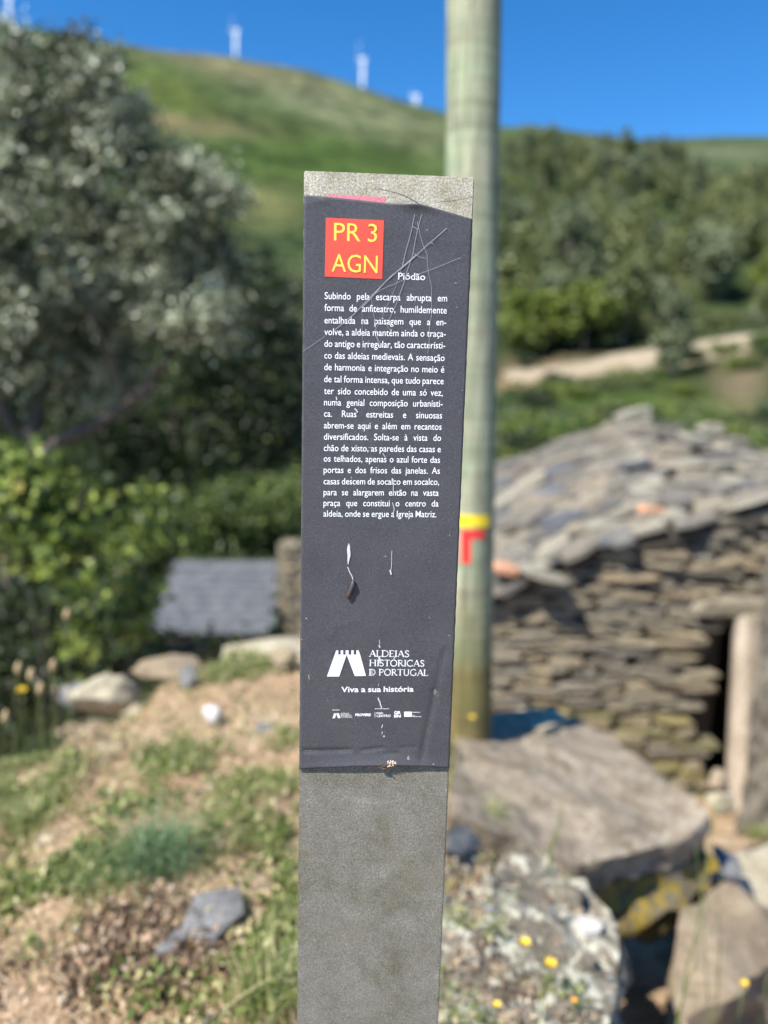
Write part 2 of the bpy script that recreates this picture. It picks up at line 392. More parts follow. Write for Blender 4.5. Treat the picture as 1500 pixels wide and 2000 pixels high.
def place_tree(x, y, i, s, label=None):
    lm, tm, k = pm[i]; z = H(x, y)
    r_ = empty('woodland_tree', (x, y, z - .3), random.uniform(0, 6.28)); r_.scale = (s, s, s * random.uniform(.9, 1.15))
    tag(r_, label or TL[k], 'tree', None if label else TG[k])
    link('crown', lm, None, r_); link('trunk', tm, None, r_); return r_
random.seed(5)
while cnt < 205 and tries < 5000:
    tries += 1
    px = g.uniform(955, 1660); Y = math.exp(g.uniform(math.log(108), math.log(400))); th = math.atan2(pix(px, 800, 1).x, 1)
    if px > 1180 and Y > 340: continue
    if Y < 145 and not (px < 1120 or g.random() < .35): continue
    place_tree(Y * math.tan(th), Y, random.choice([0, 1, 2, 4, 5, 0, 3] if Y > 150 else [3, 0, 1, 2, 4]), random.choice([.5, .7, .8, .95, 1.1, 1.3]) * random.uniform(.9, 1.1)); cnt += 1
for k in range(66):                                             # the wood runs up to the skyline right of the pole
    px = g.uniform(985, 1290); Y = g.uniform(330, 520); p = pix(px, 800, Y)
    place_tree(p.x, Y, random.choice([0, 1, 2, 4, 5, 5]), random.uniform(.8, 1.25))
for k in range(26):                                             # the wooded foot of the slope seen left of the signpost
    px = g.uniform(380, 880); Y = g.uniform(90, 210); p = pix(px, 800, Y)
    place_tree(p.x, Y, random.choice([3, 0, 3, 1]), random.uniform(.6, 1.0))
for px, Y, s, lab in ((1305, 84, .62, 'single tree with a dark trunk standing below the dirt road'), (1205, 112, .8, 'pale trunked tree standing just above the dirt road'), (1078, 190, 1.1, 'tallest pale trunk in the wood behind the wooden pole')):
    p = pix(px, 800, Y); place_tree(p.x, Y, 2, s, lab)

def bush_mesh(seed, n=1300, leaf=.16):
    g2 = np.random.default_rng(seed); bl = [((g2.uniform(-.6, .6), g2.uniform(-.6, .6), g2.uniform(.25, .8)), (.55, .55, .4)) for _ in range(7)]
    P, tt = puffs(bl, n // 16, 16, .25, seed); return leaf_mesh('leaves', P, leaf, .6, tt, 0, seed)
bm_ = []
for i, mt in enumerate(('far_a', 'far_c', 'mid_leaf', 'far_b', 'dark_leaf')):
    me = bush_mesh(60 + i); me.materials.append(M[mt]); bm_.append(me)
for k in range(150):
    px = g.uniform(950, 1620); Y = math.exp(g.uniform(math.log(17), math.log(135))); p = pix(px, 800, Y)
    if 86 < Y < 104: continue
    o = link('hillside_bush', random.choice(bm_)); s = random.uniform(.8, 1.5) * (1 + Y / 60)
    if Y > 70: s *= .8
    if Y < 86: s = min(s, 1.7)
    o.location = (p.x, Y, H(p.x, Y) - .15 * s); o.scale = (s, s, s * .85); o.rotation_euler.z = random.uniform(0, 6.28)
    tag(o, 'green bush on the open slope below and beside the dirt road', 'bush', 'bushes on the slope by the road')
for px, Y, s in ((1350, 88, 1.5), (1395, 87, 1.3), (1478, 88, 2.0), (1520, 88, 2.2), (1425, 86, 1.0), (1290, 85, 1.3), (1335, 87, 1.2), (1010, 87, 1.1)):
    p = pix(px, 800, Y); o = link('roadside_bush', bm_[random.choice([0, 1, 2])]); o.location = (p.x, Y, pix(px, 757 - (px - 940) * .185 + 14, Y).z - 1.2 * s * .3); o.scale = (s, s, s)
    tag(o, 'bush at the edge of the dirt road, breaking up its pale line', 'bush', 'bushes at the edge of the dirt road')
for k in range(60):
    px = g.uniform(330, 900); Y = math.exp(g.uniform(math.log(60), math.log(330))); p = pix(px, 800, Y)
    o = link('heath_bush', bm_[random.choice([1, 2, 0])]); s = random.uniform(1.2, 3.4)
    o.location = (p.x, Y, H(p.x, Y) - .2); o.scale = (s, s, s * .8); o.rotation_euler.z = random.uniform(0, 6.28)
    tag(o, 'small bush on the grassy slope left of the signpost', 'bush', 'bushes on the left hillside')

# ------------------------------------------------------------------ wind turbines on the ridge
def turbine(px, base, top, Y, rotor, label):
    b0 = pix(px, base, Y); hub = pix(px + (top - base) * -.0005, top, Y); h = hub.z - b0.z
    r_ = empty('wind_turbine', (b0.x, b0.y, b0.z - 12)); tag(r_, label, 'wind turbine', 'wind turbines on the ridge')
    H_ = h + 12
    link('tower', tube_mesh('tower', [[((0, 0, 0), 2.1), ((0, 0, H_ * .5), 1.8), ((0, 0, H_), 1.4)]], 14), M['white'], r_)
    bm = bmesh.new(); bmesh.ops.create_cube(bm, size=1)
    bmesh.ops.bevel(bm, geom=bm.edges[:], offset=.12, segments=2, affect='EDGES')
    me = bpy.data.meshes.new('nacelle'); bm.to_mesh(me); bm.free(); n_ = link('nacelle', me, M['white'], r_); n_.location = (0, 0, H_ + 1); n_.scale = (8, 3.0, 3.0)
    hb = link('hub', tube_mesh('hub', [[((-4, 0, H_ + 1), 1.6), ((-6, 0, H_ + 1), 1.3), ((-7, 0, H_ + 1), .3)]], 10), M['white'], r_)
    for k in range(3):
        an = rotor + k * 2.094; d = Vector((0, math.sin(an), math.cos(an))); V = []; q = Vector((1, 0, 0)); L = h * .62
        for s, wd in ((.04, .7), (.2, 1.5), (.6, .9), (1, .25)):
            c_ = Vector((-5.2, 0, H_ + 1)) + d * L * s; e = d.cross(q)
            V += [c_ + e * wd, c_ + q * .35, c_ - e * wd, c_ - q * .35]
        Fs = [(4 * i + j, 4 * i + (j + 1) % 4, 4 * i + 4 + (j + 1) % 4, 4 * i + 4 + j) for i in range(3) for j in range(4)] + [(3, 2, 1, 0), (12, 13, 14, 15)]
        link('blade', mesh_py('blade', V, Fs), M['white'], r_)
turbine(461, 113, 62, 1010, .2, 'white wind turbine on the left hill, second from the left')
turbine(708, 178, 118, 1010, .1, 'white wind turbine nearest the wooden pole of the two tall ones')
turbine(20, 40, -6, 1010, .4, 'white wind turbine at the far left end of the ridge above the silvery tree')
turbine(812, 212, 190, 1040, .3, 'faint distant wind turbine low on the ridge just left of the wooden pole')

# ------------------------------------------------------------------ left trees
def tree_near(name, blobs, ncl, nl, cr, leaf, asp, mt, branches, label, cat='tree', seed=1, crown='crown', droop=None, base=None, surf=.5):
    b0 = base or branches[0][0][0]
    r_ = empty(name, b0); tag(r_, label, cat)
    P, tt = puffs(blobs, ncl, nl, cr, seed, surf=surf); P = P - np.array(b0)
    link(crown, leaf_mesh(crown, P, leaf, asp, tt, 0, seed, droop), M[mt], r_)
    if branches:
        br = [[(Vector(p) - Vector(b0), r) for p, r in path] for path in branches]
        link('trunk', tube_mesh('trunk', br, 8, .06), M['bark'], r_)
    return r_

random.seed(11)
Y = 7.2
root = pix(-60, 1290, Y); root.z = H(root.x, root.y) - .1
fork = pix(60, 900, Y); fk2 = pix(250, 790, Y); fk3 = pix(330, 690, Y)
br = [wig(root, fork, .12, .09), wig(fork, fk2, .075, .055, 7, .05), wig(fk2, fk3, .055, .045, 6, .04), wig(fk3, pix(310, 560, Y), .045, .03), wig(pix(310, 560, Y), pix(230, 200, Y), .03, .012),
      wig(fork, pix(40, 500, Y + .3), .08, .05), wig(pix(40, 500, Y + .3), pix(120, 150, Y + .2), .05, .015), wig(fk3, pix(430, 430, Y), .035, .01), wig(fk3, pix(430, 620, Y - .3), .03, .01),
      wig(fk2, pix(150, 560, Y - .4), .04, .012), wig(pix(310, 560, Y), pix(400, 330, Y), .025, .008), wig(fork, pix(-150, 400, Y), .07, .02)]
bl = [pblob(90, 200, 130, 100, Y, .5), pblob(200, 220, 80, 90, Y, .5), pblob(-60, 250, 150, 180, Y + .2, .6), pblob(225, 330, 120, 90, Y, .5), pblob(60, 420, 150, 130, Y, .7), pblob(370, 350, 75, 55, Y - .1, .4),
      pblob(440, 400, 52, 38, Y - .2, .3), pblob(320, 460, 120, 70, Y, .5), pblob(200, 560, 170, 110, Y + .2, .6), pblob(400, 610, 72, 48, Y - .4, .3), pblob(440, 655, 36, 30, Y - .4, .2),
      pblob(330, 590, 90, 70, Y, .5), pblob(30, 640, 160, 120, Y, .6), pblob(180, 720, 140, 80, Y + .5, .5), pblob(-100, 500, 150, 300, Y, .6), pblob(170, 110, 60, 35, Y, .3), pblob(15, 90, 45, 50, Y, .3), pblob(380, 520, 80, 60, Y + .3, .4)]
tree_near('silver_leaved_tree', bl, 1250, 46, .15, .075, .38, 'olive', br, 'large tree with silvery grey green leaves filling the left of the view', seed=3)
# darker trees behind it
Y = 15.8
b0 = pix(330, 1200, Y); b0.z = H(b0.x, b0.y) - .1
bl = [pblob(450, 640, 130, 120, Y, 1), pblob(300, 780, 170, 160, Y, 1.2), pblob(520, 780, 90, 120, Y, .9), pblob(150, 900, 180, 160, Y, 1.2), pblob(430, 900, 150, 110, Y, 1), pblob(80, 650, 200, 160, Y + 1, 1), pblob(-100, 900, 200, 260, Y, 1), pblob(130, 1050, 180, 90, Y + .8, .8)]
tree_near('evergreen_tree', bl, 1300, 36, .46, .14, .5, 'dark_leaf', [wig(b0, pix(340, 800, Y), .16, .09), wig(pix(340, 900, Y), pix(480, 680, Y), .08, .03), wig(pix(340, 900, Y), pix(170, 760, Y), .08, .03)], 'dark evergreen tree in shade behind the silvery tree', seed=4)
Y = 19
b0 = pix(560, 1150, Y); b0.z = H(b0.x, b0.y) - .1
bl = [pblob(560, 700, 85, 110, Y, 1.5), pblob(600, 850, 120, 120, Y, 1.5), pblob(700, 800, 90, 150, Y + 1, 1.5), pblob(500, 560, 60, 60, Y + 1, 1)]
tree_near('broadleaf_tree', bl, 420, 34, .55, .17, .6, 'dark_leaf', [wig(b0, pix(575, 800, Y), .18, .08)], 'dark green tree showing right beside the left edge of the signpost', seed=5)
Y = 14.3
b0 = pix(350, 1180, Y); b0.z = H(b0.x, b0.y) - .1
bl = [pblob(330, 1020, 50, 55, Y, .8), pblob(460, 990, 80, 50, Y, .8), pblob(560, 980, 60, 70, Y, .8), pblob(430, 1050, 90, 30, Y, .6), pblob(290, 1080, 45, 50, Y, .5), pblob(540, 1050, 50, 30, Y + 1, .5)]
tree_near('green_shrub', bl, 330, 30, .3, .13, .6, 'bright_leaf', [wig(b0, pix(400, 1040, Y), .06, .03)], 'mid green shrub growing behind the slate roofed shed', 'shrub', seed=6, crown='leaves')
Y = 5.2
b0 = pix(60, 1300, Y); b0.z = H(b0.x, b0.y) - .05
bl = [pblob(20, 890, 50, 45, Y, .25), pblob(85, 940, 50, 55, Y, .3), pblob(10, 1000, 70, 60, Y, .3), pblob(120, 1040, 60, 45, Y, .3), pblob(180, 950, 22, 18, Y, .12), pblob(100, 1090, 70, 40, Y, .3)]
tree_near('bramble_bush', bl, 105, 17, .12, .08, .75, 'lime_leaf', [wig(b0, pix(60, 1000, Y), .007, .005), wig(b0, pix(120, 990, Y), .007, .005), wig(pix(80, 1050, Y), pix(185, 945, Y), .006, .004)], 'bright yellow green leafy bush at the left edge under the silvery tree', 'bush', seed=7, crown='leaves')
Y = 6.0
b0 = pix(230, 1330, Y); b0.z = H(b0.x, b0.y) - .05
bl = [pblob(180, 1130, 80, 45, Y, .3), pblob(250, 1050, 90, 45, Y + .4, .4), pblob(290, 985, 40, 30, Y + .4, .3), pblob(230, 1210, 60, 60, Y, .3), pblob(270, 1150, 40, 60, Y, .25), pblob(170, 1250, 40, 40, Y, .25), pblob(290, 1230, 35, 45, Y + .2, .2)]
tree_near('fig_bush', bl, 100, 16, .13, .08, .7, 'lime_leaf', [wig(b0, pix(230, 1100, Y), .025, .012), wig(b0, pix(280, 1100, Y), .02, .01)], 'light green leafy bush between the dark bank and the slate roofed shed', 'bush', seed=8, crown='leaves')
Y = 7.0
b0 = pix(0, 1430, Y); b0.z = H(b0.x, b0.y) - .05
bl = [pblob(40, 1240, 150, 100, Y, .5), pblob(-60, 1350, 150, 120, Y - .8, .4), pblob(120, 1330, 120, 80, Y - .8, .4), pblob(380, 1290, 120, 30, Y - 1, .3)]
tree_near('shade_thicket', bl, 260, 22, .22, .08, .7, 'dark_leaf', [wig(b0, pix(30, 1250, Y), .02, .01)], 'dark thicket added in place of the shadow under the bushes at the left edge', 'bush', seed=9, crown='leaves')  # dark leaf mass added to stand for the deep shade under the bushes

# ------------------------------------------------------------------ stones
def outline_stone(w, h, d, seed, n=8, ch=.22):
    """a flat-faced field stone: width x, thickness z, depth y, chamfered"""
    g2 = random.Random(seed); ring = []
    for i in range(n):
        an = 2 * math.pi * (i + g2.uniform(-.25, .25)) / n; c_, s_ = math.cos(an), math.sin(an); k = 1 / max(abs(c_), abs(s_)) ** .75
        ring.append((c_ * k * .5 * g2.uniform(.86, 1.04), s_ * k * .5 * g2.uniform(.82, 1.04)))
    V, Fs = [], []
    for (yy, k) in ((d * .5, .9), (-d * .25, 1.0), (-d * .5, 1 - ch)):
        for x, z in ring: V.append((x * w * k, yy + (g2.uniform(-.04, .04) * d if k < 1 else 0), z * h * k))
    for q in range(2):
        for i in range(n): Fs.append((q * n + i, (q + 1) * n + i, (q + 1) * n + (i + 1) % n, q * n + (i + 1) % n))
    Fs.append(tuple(range(n))[::-1][::-1]); Fs.append(tuple(2 * n + i for i in range(n))[::-1])
    me = mesh_py('stone', V, Fs); bm = bmesh.new(); bm.from_mesh(me); bmesh.ops.recalc_face_normals(bm, faces=bm.faces[:]); bm.to_mesh(me); bm.free(); return me

def block(name, top, thick, mat, seed, rough=.04, cuts=4, shrink=.9, parent=None, smooth=True, layers=0.0):
    """an irregular rock: outline of its top face in world points, dropped by thick, broken up by noise"""
    c_ = sum((Vector(p) for p in top), Vector()) / len(top); bm = bmesh.new()
    tv = [bm.verts.new(Vector(p) - c_) for p in top]
    f_ = bm.faces.new(tv)
    if f_.normal.z < 0 or True:
        bm.normal_update()
        if f_.normal.z < 0: f_.normal_flip()
    ext = bmesh.ops.extrude_face_region(bm, geom=[f_]); nv = [e for e in ext['geom'] if isinstance(e, bmesh.types.BMVert)]
    for v_ in nv: v_.co = Vector((v_.co.x * shrink, v_.co.y * shrink, v_.co.z - thick))
    bmesh.ops.recalc_face_normals(bm, faces=bm.faces[:])
    bmesh.ops.triangulate(bm, faces=bm.faces[:])
    for _ in range(cuts):
        L = [e for e in bm.edges if e.calc_length() > .035 * (2 ** max(0, cuts - 4))]
        if not L: break
        bmesh.ops.subdivide_edges(bm, edges=L, cuts=1, use_grid_fill=True)
        bmesh.ops.triangulate(bm, faces=bm.faces[:])
    bm.normal_update(); sd = Vector((seed * 3.7, seed * 1.3, 0))
    for v_ in bm.verts:
        p = v_.co; n1 = mnoise.fractal(p * 3 + sd, 1, 2, 5); n2 = mnoise.fractal(p * 11 + sd, .8, 2, 4)
        cell = mnoise.cell(p * 9 + sd) if layers else 0
        off = v_.normal * (n1 * rough + n2 * rough * .35)
        if layers: off += Vector((v_.normal.x, v_.normal.y, 0)) * layers * (mnoise.fractal(Vector((p.x * 4, p.y * 4, p.z * 19)) + sd, .8, 2, 3))
        v_.co = p + off
    me = bpy.data.meshes.new(name); bm.to_mesh(me); bm.free()
    if smooth:
        for p in me.polygons: p.use_smooth = True
        try: me.set_sharp_from_angle(angle=R(38))
        except Exception: pass
    o = link(name, me, mat, parent); o.location = c_; return o

OV = [(0, (.5, .52, .56)), (.3, (.95, .93, .9)), (.6, (1.3, 1.2, 1.0)), (.85, (.75, .8, .86)), (1, (1.55, 1.35, 1.1))]
M['wall_stone'] = rock('schist_wall_stone', [(.3, (.12, .105, .08)), (.5, (.24, .21, .155)), (.7, (.4, .36, .28))], 7, 40, (.42, .4, .3), .58, .8, .01, OV)
M['mossy_stone'] = rock('mossy_schist', [(.3, (.13, .11, .065)), (.5, (.24, .215, .11)), (.7, (.34, .31, .18))], 8, 40, (.33, .3, .08), .56, .8, .01, OV)
M['slab'] = rock('roof_schist', [(.3, (.075, .07, .062)), (.5, (.165, .152, .13)), (.7, (.27, .245, .2))], 4, 30, (.38, .36, .25), .6, .6, .008, OV)
M['slab_blue'] = rock('roof_schist_blue', [(.3, (.065, .068, .075)), (.7, (.13, .135, .15))], 4, 30, None, .6, .5, .008)
M['slab_pale'] = rock('roof_schist_pale', [(.3, (.2, .185, .14)), (.7, (.34, .31, .24))], 4, 30, None, .6, .5, .008)
M['slab_orange'] = rock('roof_schist_orange', [(.3, (.5, .24, .12)), (.7, (.68, .38, .24))], 4, 30, None, .6, .5, .008)
M['mud'] = rock('dark_mortar', [(.3, (.035, .03, .022)), (.7, (.08, .065, .045))], 6, 40)
M['boulder'] = rock('schist_boulder', [(.3, (.12, .092, .06)), (.48, (.23, .185, .13)), (.66, (.34, .285, .215))], 9, 42, (.42, .39, .28), .58, .8, .012)
M['boulder_side'] = rock('lichened_boulder', [(.3, (.08, .065, .045)), (.5, (.2, .17, .125)), (.7, (.34, .3, .23))], 7, 32, (.52, .51, .41), .5, 1.0, .025)
M['moss'] = rock('yellow_moss', [(.3, (.08, .06, .035)), (.5, (.17, .14, .08)), (.7, (.25, .21, .14))], 6, 60, (.34, .24, .03), .47, 1, .02)
M['tan_rock'] = rock('tan_rock', [(.3, (.16, .12, .08)), (.5, (.26, .2, .13)), (.7, (.36, .29, .2))], 4, 50, (.3, .26, .1), .6, .8, .012)
M['pale_rock'] = rock('pale_rock', [(.3, (.28, .24, .16)), (.7, (.48, .43, .31))], 6, 50, None, .6, .8, .01)
M['grey_rock'] = rock('grey_rock', [(.3, (.095, .095, .095)), (.7, (.25, .25, .245))], 6, 50, (.38, .31, .21), .6, .8, .01)
M['white_rock'] = rock('white_quartz', [(.3, (.42, .4, .36)), (.7, (.66, .63, .58))], 8, 50)
M['orange_rock'] = rock('orange_rock', [(.3, (.5, .26, .06)), (.7, (.75, .45, .16))], 8, 50)
M['jamb'] = rock('pale_jamb', [(.3, (.3, .25, .19)), (.7, (.48, .41, .33))], 2, 20, None)
M['void'] = plain('dark_opening_shade', (.03, .025, .02), .9)  # near-black colour carrying the hut's interior shade; also fills the post's crack

# ------------------------------------------------------------------ the schist hut
YW = 7.6
hb = pix(1200, 1540, YW); hb.z = H(hb.x, hb.y + .3)
hut = empty('schist_hut', hb); tag(hut, 'small dry stone hut with a rough schist slab roof and a dark doorway at right', 'hut')
def loc(p): return Vector(p) - hb
def eave(s):                     # along the eave; s 0..1 from left to right in plan
    pts = [(850, 1190), (960, 1152), (1110, 1085), (1250, 1042), (1500, 985), (1760, 930)]
    q = s * (len(pts) - 1); k = min(int(q), len(pts) - 2); f_ = q - k
    return pix(pts[k][0] * (1 - f_) + pts[k + 1][0] * f_, pts[k][1] * (1 - f_) + pts[k + 1][1] * f_, YW - .1)
def ridge(s):
    pts = [(850, 985), (960, 905), (1110, 852), (1235, 812), (1500, 888), (1760, 950)]
    q = s * (len(pts) - 1); k = min(int(q), len(pts) - 2); f_ = q - k
    return pix(pts[k][0] * (1 - f_) + pts[k + 1][0] * f_, pts[k][1] * (1 - f_) + pts[k + 1][1] * f_, YW + 2.9)
def roofp(s, t_):
    p = eave(s).lerp(ridge(s), t_); p.z += .12 * math.sin(math.pi * t_); return p
# roof base
V, Fs = [], []
for i in range(21):
    for j in range(9):
        V.append(loc(roofp(i / 20, j / 8)) + Vector((0, 0, -.09)))
for i in range(20):
    for j in range(8): a = i * 9 + j; Fs.append((a, a + 9, a + 10, a + 1))
n0 = len(V)
V += [v_ + Vector((0, 0, -.1)) for v_ in V]
Fs += [tuple(n0 + q for q in f_[::-1]) for f_ in Fs]
edge = [i * 9 for i in range(21)] + [20 * 9 + j for j in range(1, 9)] + [i * 9 + 8 for i in range(19, -1, -1)] + [j for j in range(7, 0, -1)]
for a, b_ in zip(edge, edge[1:] + edge[:1]): Fs.append((a, b_, b_ + n0, a + n0))
roof = link('roof', mesh_py('roof', V, Fs), M['mud'], hut)
random.seed(21)
smesh = [outline_stone(1, 1, 1, 200 + i, 8, .12) for i in range(8)]
sm_by = {}
def shared(kind, i):
    key = (kind, i)
    if key not in sm_by:
        me = smesh[i].copy(); me.materials.append(M[kind]); sm_by[key] = me
    return sm_by[key]
rows = 19; nsl = 0
for j in range(rows):
    t_ = j / (rows - 1); s = random.uniform(.0, .03)
    while s < 1.0 and nsl < 288:
        wd = random.uniform(.2, .5); L = (eave(1) - eave(0)).length * (1 - t_) + (ridge(1) - ridge(0)).length * t_
        p = roofp(min(1, s + wd / L / 2), max(0, min(1, t_ + random.uniform(-.03, .03))))
        q = roofp(min(1, s + wd / L / 2 + .01), t_); rr = roofp(min(1, s + wd / L / 2), min(1, t_ + .02)) - roofp(min(1, s + wd / L / 2), t_ if t_ < .98 else .96)
        ax = (roofp(min(.99, s + wd / L / 2) + .01, t_) - roofp(min(.99, s + wd / L / 2), t_)).normalized(); nrm = ax.cross(rr.normalized() if rr.length else Vector((0, 1, 0))).normalized()
        if nrm.z < 0: nrm = -nrm
        yy = nrm.cross(ax)
        rot = Matrix((ax, yy, nrm)).transposed().to_4x4() @ Matrix.Rotation(random.uniform(.0, .3) * -1, 4, 'X') @ Matrix.Rotation(random.uniform(-.3, .3), 4, 'Z') @ Matrix.Rotation(random.uniform(-.14, .14), 4, 'Y')
        k = random.random(); kind = 'slab' if k < .7 else 'slab_blue' if k < .82 else 'slab_pale'
        # outline_stone has its outline in xz: turn it so that the outline lies in the roof plane
        me = shared(kind, random.randrange(8)); o = link('roof_slab', me, None, roof)
        sc_ = Matrix.Diagonal((wd * 1.15, random.uniform(.035, .1), random.uniform(.24, .38), 1))
        o.matrix_local = Matrix.Translation(loc(p) + nrm * random.uniform(-.01, .04)) @ rot @ Matrix.Rotation(R(90), 4, 'X') @ sc_
        s += wd / L * .9; nsl += 1
def roofstone(px, py, t_, wd, hh, kind):
    p = pix(px, py, YW - .28 + 3.18 * t_); o = link('roof_stone', shared(kind, random.randrange(8)), None, roof)
    o.matrix_local = Matrix.Translation(loc(p)) @ Matrix.Rotation(random.uniform(-.3, .3), 4, 'Y') @ Matrix.Diagonal((wd, wd * .8, hh, 1))
for a in ((1235, 812, 1, .5, .2, 'slab_pale'), (1290, 830, .97, .6, .12, 'slab'), (1385, 838, .97, .34, .17, 'slab_pale'), (1200, 835, .93, .3, .14, 'slab_pale'), (1270, 842, .9, .5, .1, 'slab'), (1420, 862, .95, .5, .12, 'slab'),
          (1175, 1036, .12, .36, .22, 'slab_pale'), (1276, 1000, .16, .38, .12, 'slab_orange'), (1255, 953, .35, .22, .09, 'slab_orange'), (985, 1110, .05, .3, .1, 'slab_orange'), (1060, 1120, .02, .5, .08, 'slab_pale'), (1205, 1000, .3, .25, .12, 'slab')):
    roofstone(*a)
# wall core and stones
xl = pix(915, 1500, YW).x; xr = pix(1770, 1400, YW).x
def eave_z(x):
    lo, hi = 0.0, 1.0
    for _ in range(24):
        md = (lo + hi) / 2
        if eave(md).x < x: lo = md
        else: hi = md
    return eave(lo).z
zb = pix(1200, 1560, YW).z - .3
dx0 = pix(1405, 1350, YW).x; dx1 = pix(1560, 1350, YW).x; dz1 = pix(1450, 1203, YW).z
V, Fs = [], []
N_ = 24
def core(x0, x1, z0fn, z1fn, y0, y1, name, mat=M['mud'], parent=hut):
    V, Fs = [], []
    for i in range(N_ + 1):
        x = x0 + (x1 - x0) * i / N_
        V += [loc((x, y0, z0fn(x))), loc((x, y0, z1fn(x))), loc((x, y1, z1fn(x) + (y1 - y0) * .02)), loc((x, y1, z0fn(x)))]
    for i in range(N_):
        for q in range(4): a = 4 * i + q; b_ = 4 * i + (q + 1) % 4; Fs.append((a, b_, b_ + 4, a + 4))
    Fs += [(3, 2, 1, 0), tuple(4 * N_ + q for q in range(4))]
    me = mesh_py(name, V, Fs); bm = bmesh.new(); bm.from_mesh(me); bmesh.ops.recalc_face_normals(bm, faces=bm.faces[:]); bm.to_mesh(me); bm.free()
    return link(name, me, mat, parent)
wall = core(xl, dx0, lambda x: zb, lambda x: eave_z(x) - .14, YW + .12, YW + .5, 'wall')
core(dx0 + .004, dx1 - .004, lambda x: dz1 + .1, lambda x: eave_z(x) - .14, YW + .12, YW + .5, 'wall')
core(dx1, xr, lambda x: zb, lambda x: eave_z(x) - .14, YW + .12, YW + .5, 'wall')
core(xr - .4, xr, lambda x: zb, lambda x: eave_z(x) - .1, YW + .52, YW + 3.2, 'side_wall')
core(xl, xl + .4, lambda x: zb, lambda x: eave_z(x) - .1, YW + .52, YW + 3.2, 'side_wall')
core(dx0 - .1, dx1 + .1, lambda x: zb, lambda x: dz1 + .3, YW + 1.3, YW + 1.36, 'interior_shade', M['void'])  # dark sheet behind the opening, the unlit interior put into its colour
wm = [outline_stone(1, 1, 1, 300 + i, 8, .1) for i in range(10)]
wcache = {}
def wshared(kind, i):
    if (kind, i) not in wcache:
        me = wm[i].copy(); me.materials.append(M[kind]); wcache[(kind, i)] = me
    return wcache[(kind, i)]
z = zb; nst = 0
random.seed(33)
while z < CAM_Z - 1.2:
    ch = random.choice([.045, .055, .07, .085, .12]); x = xl + random.uniform(0, .1); 
    while x < xr:
        wd = random.uniform(.18, .74); cx = x + wd / 2; zc = z + ch / 2 + .03 * math.sin(cx * 3 + z * 2)
        ok = zc + ch / 2 < eave_z(cx) - .05 and not (cx + wd * .35 > dx0 and cx - wd * .35 < dx1 and z < dz1) and not (cx > dx1 + .1) and nst < 299
        if ok:
            low = (zc < zb + 1.35 and random.random() < .6)
            o = link('stone', wshared('mossy_stone' if low else 'wall_stone', random.randrange(10)), None, wall)
            o.location = loc((cx, YW + .1 - random.uniform(0, .07), zc)); o.scale = (wd * 1.0, .3, ch * random.uniform(.9, 1.12)); o.rotation_euler = (random.uniform(-.08, .08), random.uniform(-.07, .07), random.uniform(-.08, .08)); nst += 1
        x += wd + .006
    z += ch * .97
# lintel and jamb
o = link('lintel', outline_stone(1.25, .2, .4, 401, 10, .1), M['wall_stone'], hut); o.location = loc((pix(1440, 1165, YW).x + .1, YW + .02, pix(1440, 1180, YW).z))
jx = pix(1460, 1200, YW - .1); jb = pix(1450, 1560, YW - .3)
vv, ff = tube([[(loc(jb) + Vector((0, 0, -.4)), .17), (loc(jb), .165), (loc(jb.lerp(jx, .5)), .15), (loc(jx), .13)]], 7, .1)
link('door_jamb', mesh_py('door_jamb', vv, ff), M['jamb'], hut)
# stone buttress wall at the right edge of the view, standing towards the viewer
rb = pix(1560, 1500, 6.6)
bt = [pix(1520, 1040, 7.2), pix(1512, 1020, 6.2), pix(1700, 1010, 6.2), pix(1700, 1030, 7.2)]
o = block('retaining_wall', bt, 3.0, M['wall_stone'], 9, .05, 5, 1.0, layers=.03); tag(o, 'tall stone wall end in shadow at the right edge beside the hut doorway', 'wall')

# ------------------------------------------------------------------ slate roofed shed and stone wall, left of the post
YS = 11.6
sb = pix(430, 1250, YS); sb.z = H(sb.x, sb.y) - .2
shed = empty('slate_shed', sb); tag(shed, 'small shed with a smooth blue grey slate roof below the left bank', 'shed')
c1, c2, c3, c4 = pix(345, 1098, YS + 1.35), pix(545, 1098, YS + 1.35), pix(530, 1238, YS), pix(296, 1236, YS)
M['slate'] = rock('slate_tile', [(.3, (.06, .066, .075)), (.7, (.12, .13, .145))], 3, 20, (.2, .19, .17), .66, .3, .01, [(0, (.8, .82, .85)), (1, (1.2, 1.18, 1.15))])
nr, nc = 9, 10
nrm = (c2 - c1).cross(c4 - c1).normalized(); nrm = nrm if nrm.z > 0 else -nrm
bm = bmesh.new()
dk = [c - sb - nrm * .05 for c in (c1, c2, c3, c4)]; dk2 = [c - Vector((0, 0, .12)) for c in dk]
V = dk + dk2; sroof = link('roof', mesh_py('roof', V, [(0, 1, 2, 3), (7, 6, 5, 4), (0, 4, 5, 1), (1, 5, 6, 2), (2, 6, 7, 3), (3, 7, 4, 0)]), M['mud'], shed)
tile = mesh_py('slate', [(-.5, -.5, .02), (.5, -.5, .02), (.5, .5, 0), (-.5, .5, 0), (-.48, -.5, .0), (.48, -.5, .0), (.5, .5, -.02), (-.5, .5, -.02)], [(0, 1, 2, 3), (7, 6, 5, 4), (0, 4, 5, 1), (1, 5, 6, 2), (2, 6, 7, 3), (3, 7, 4, 0)]); tile.materials.append(M['slate'])
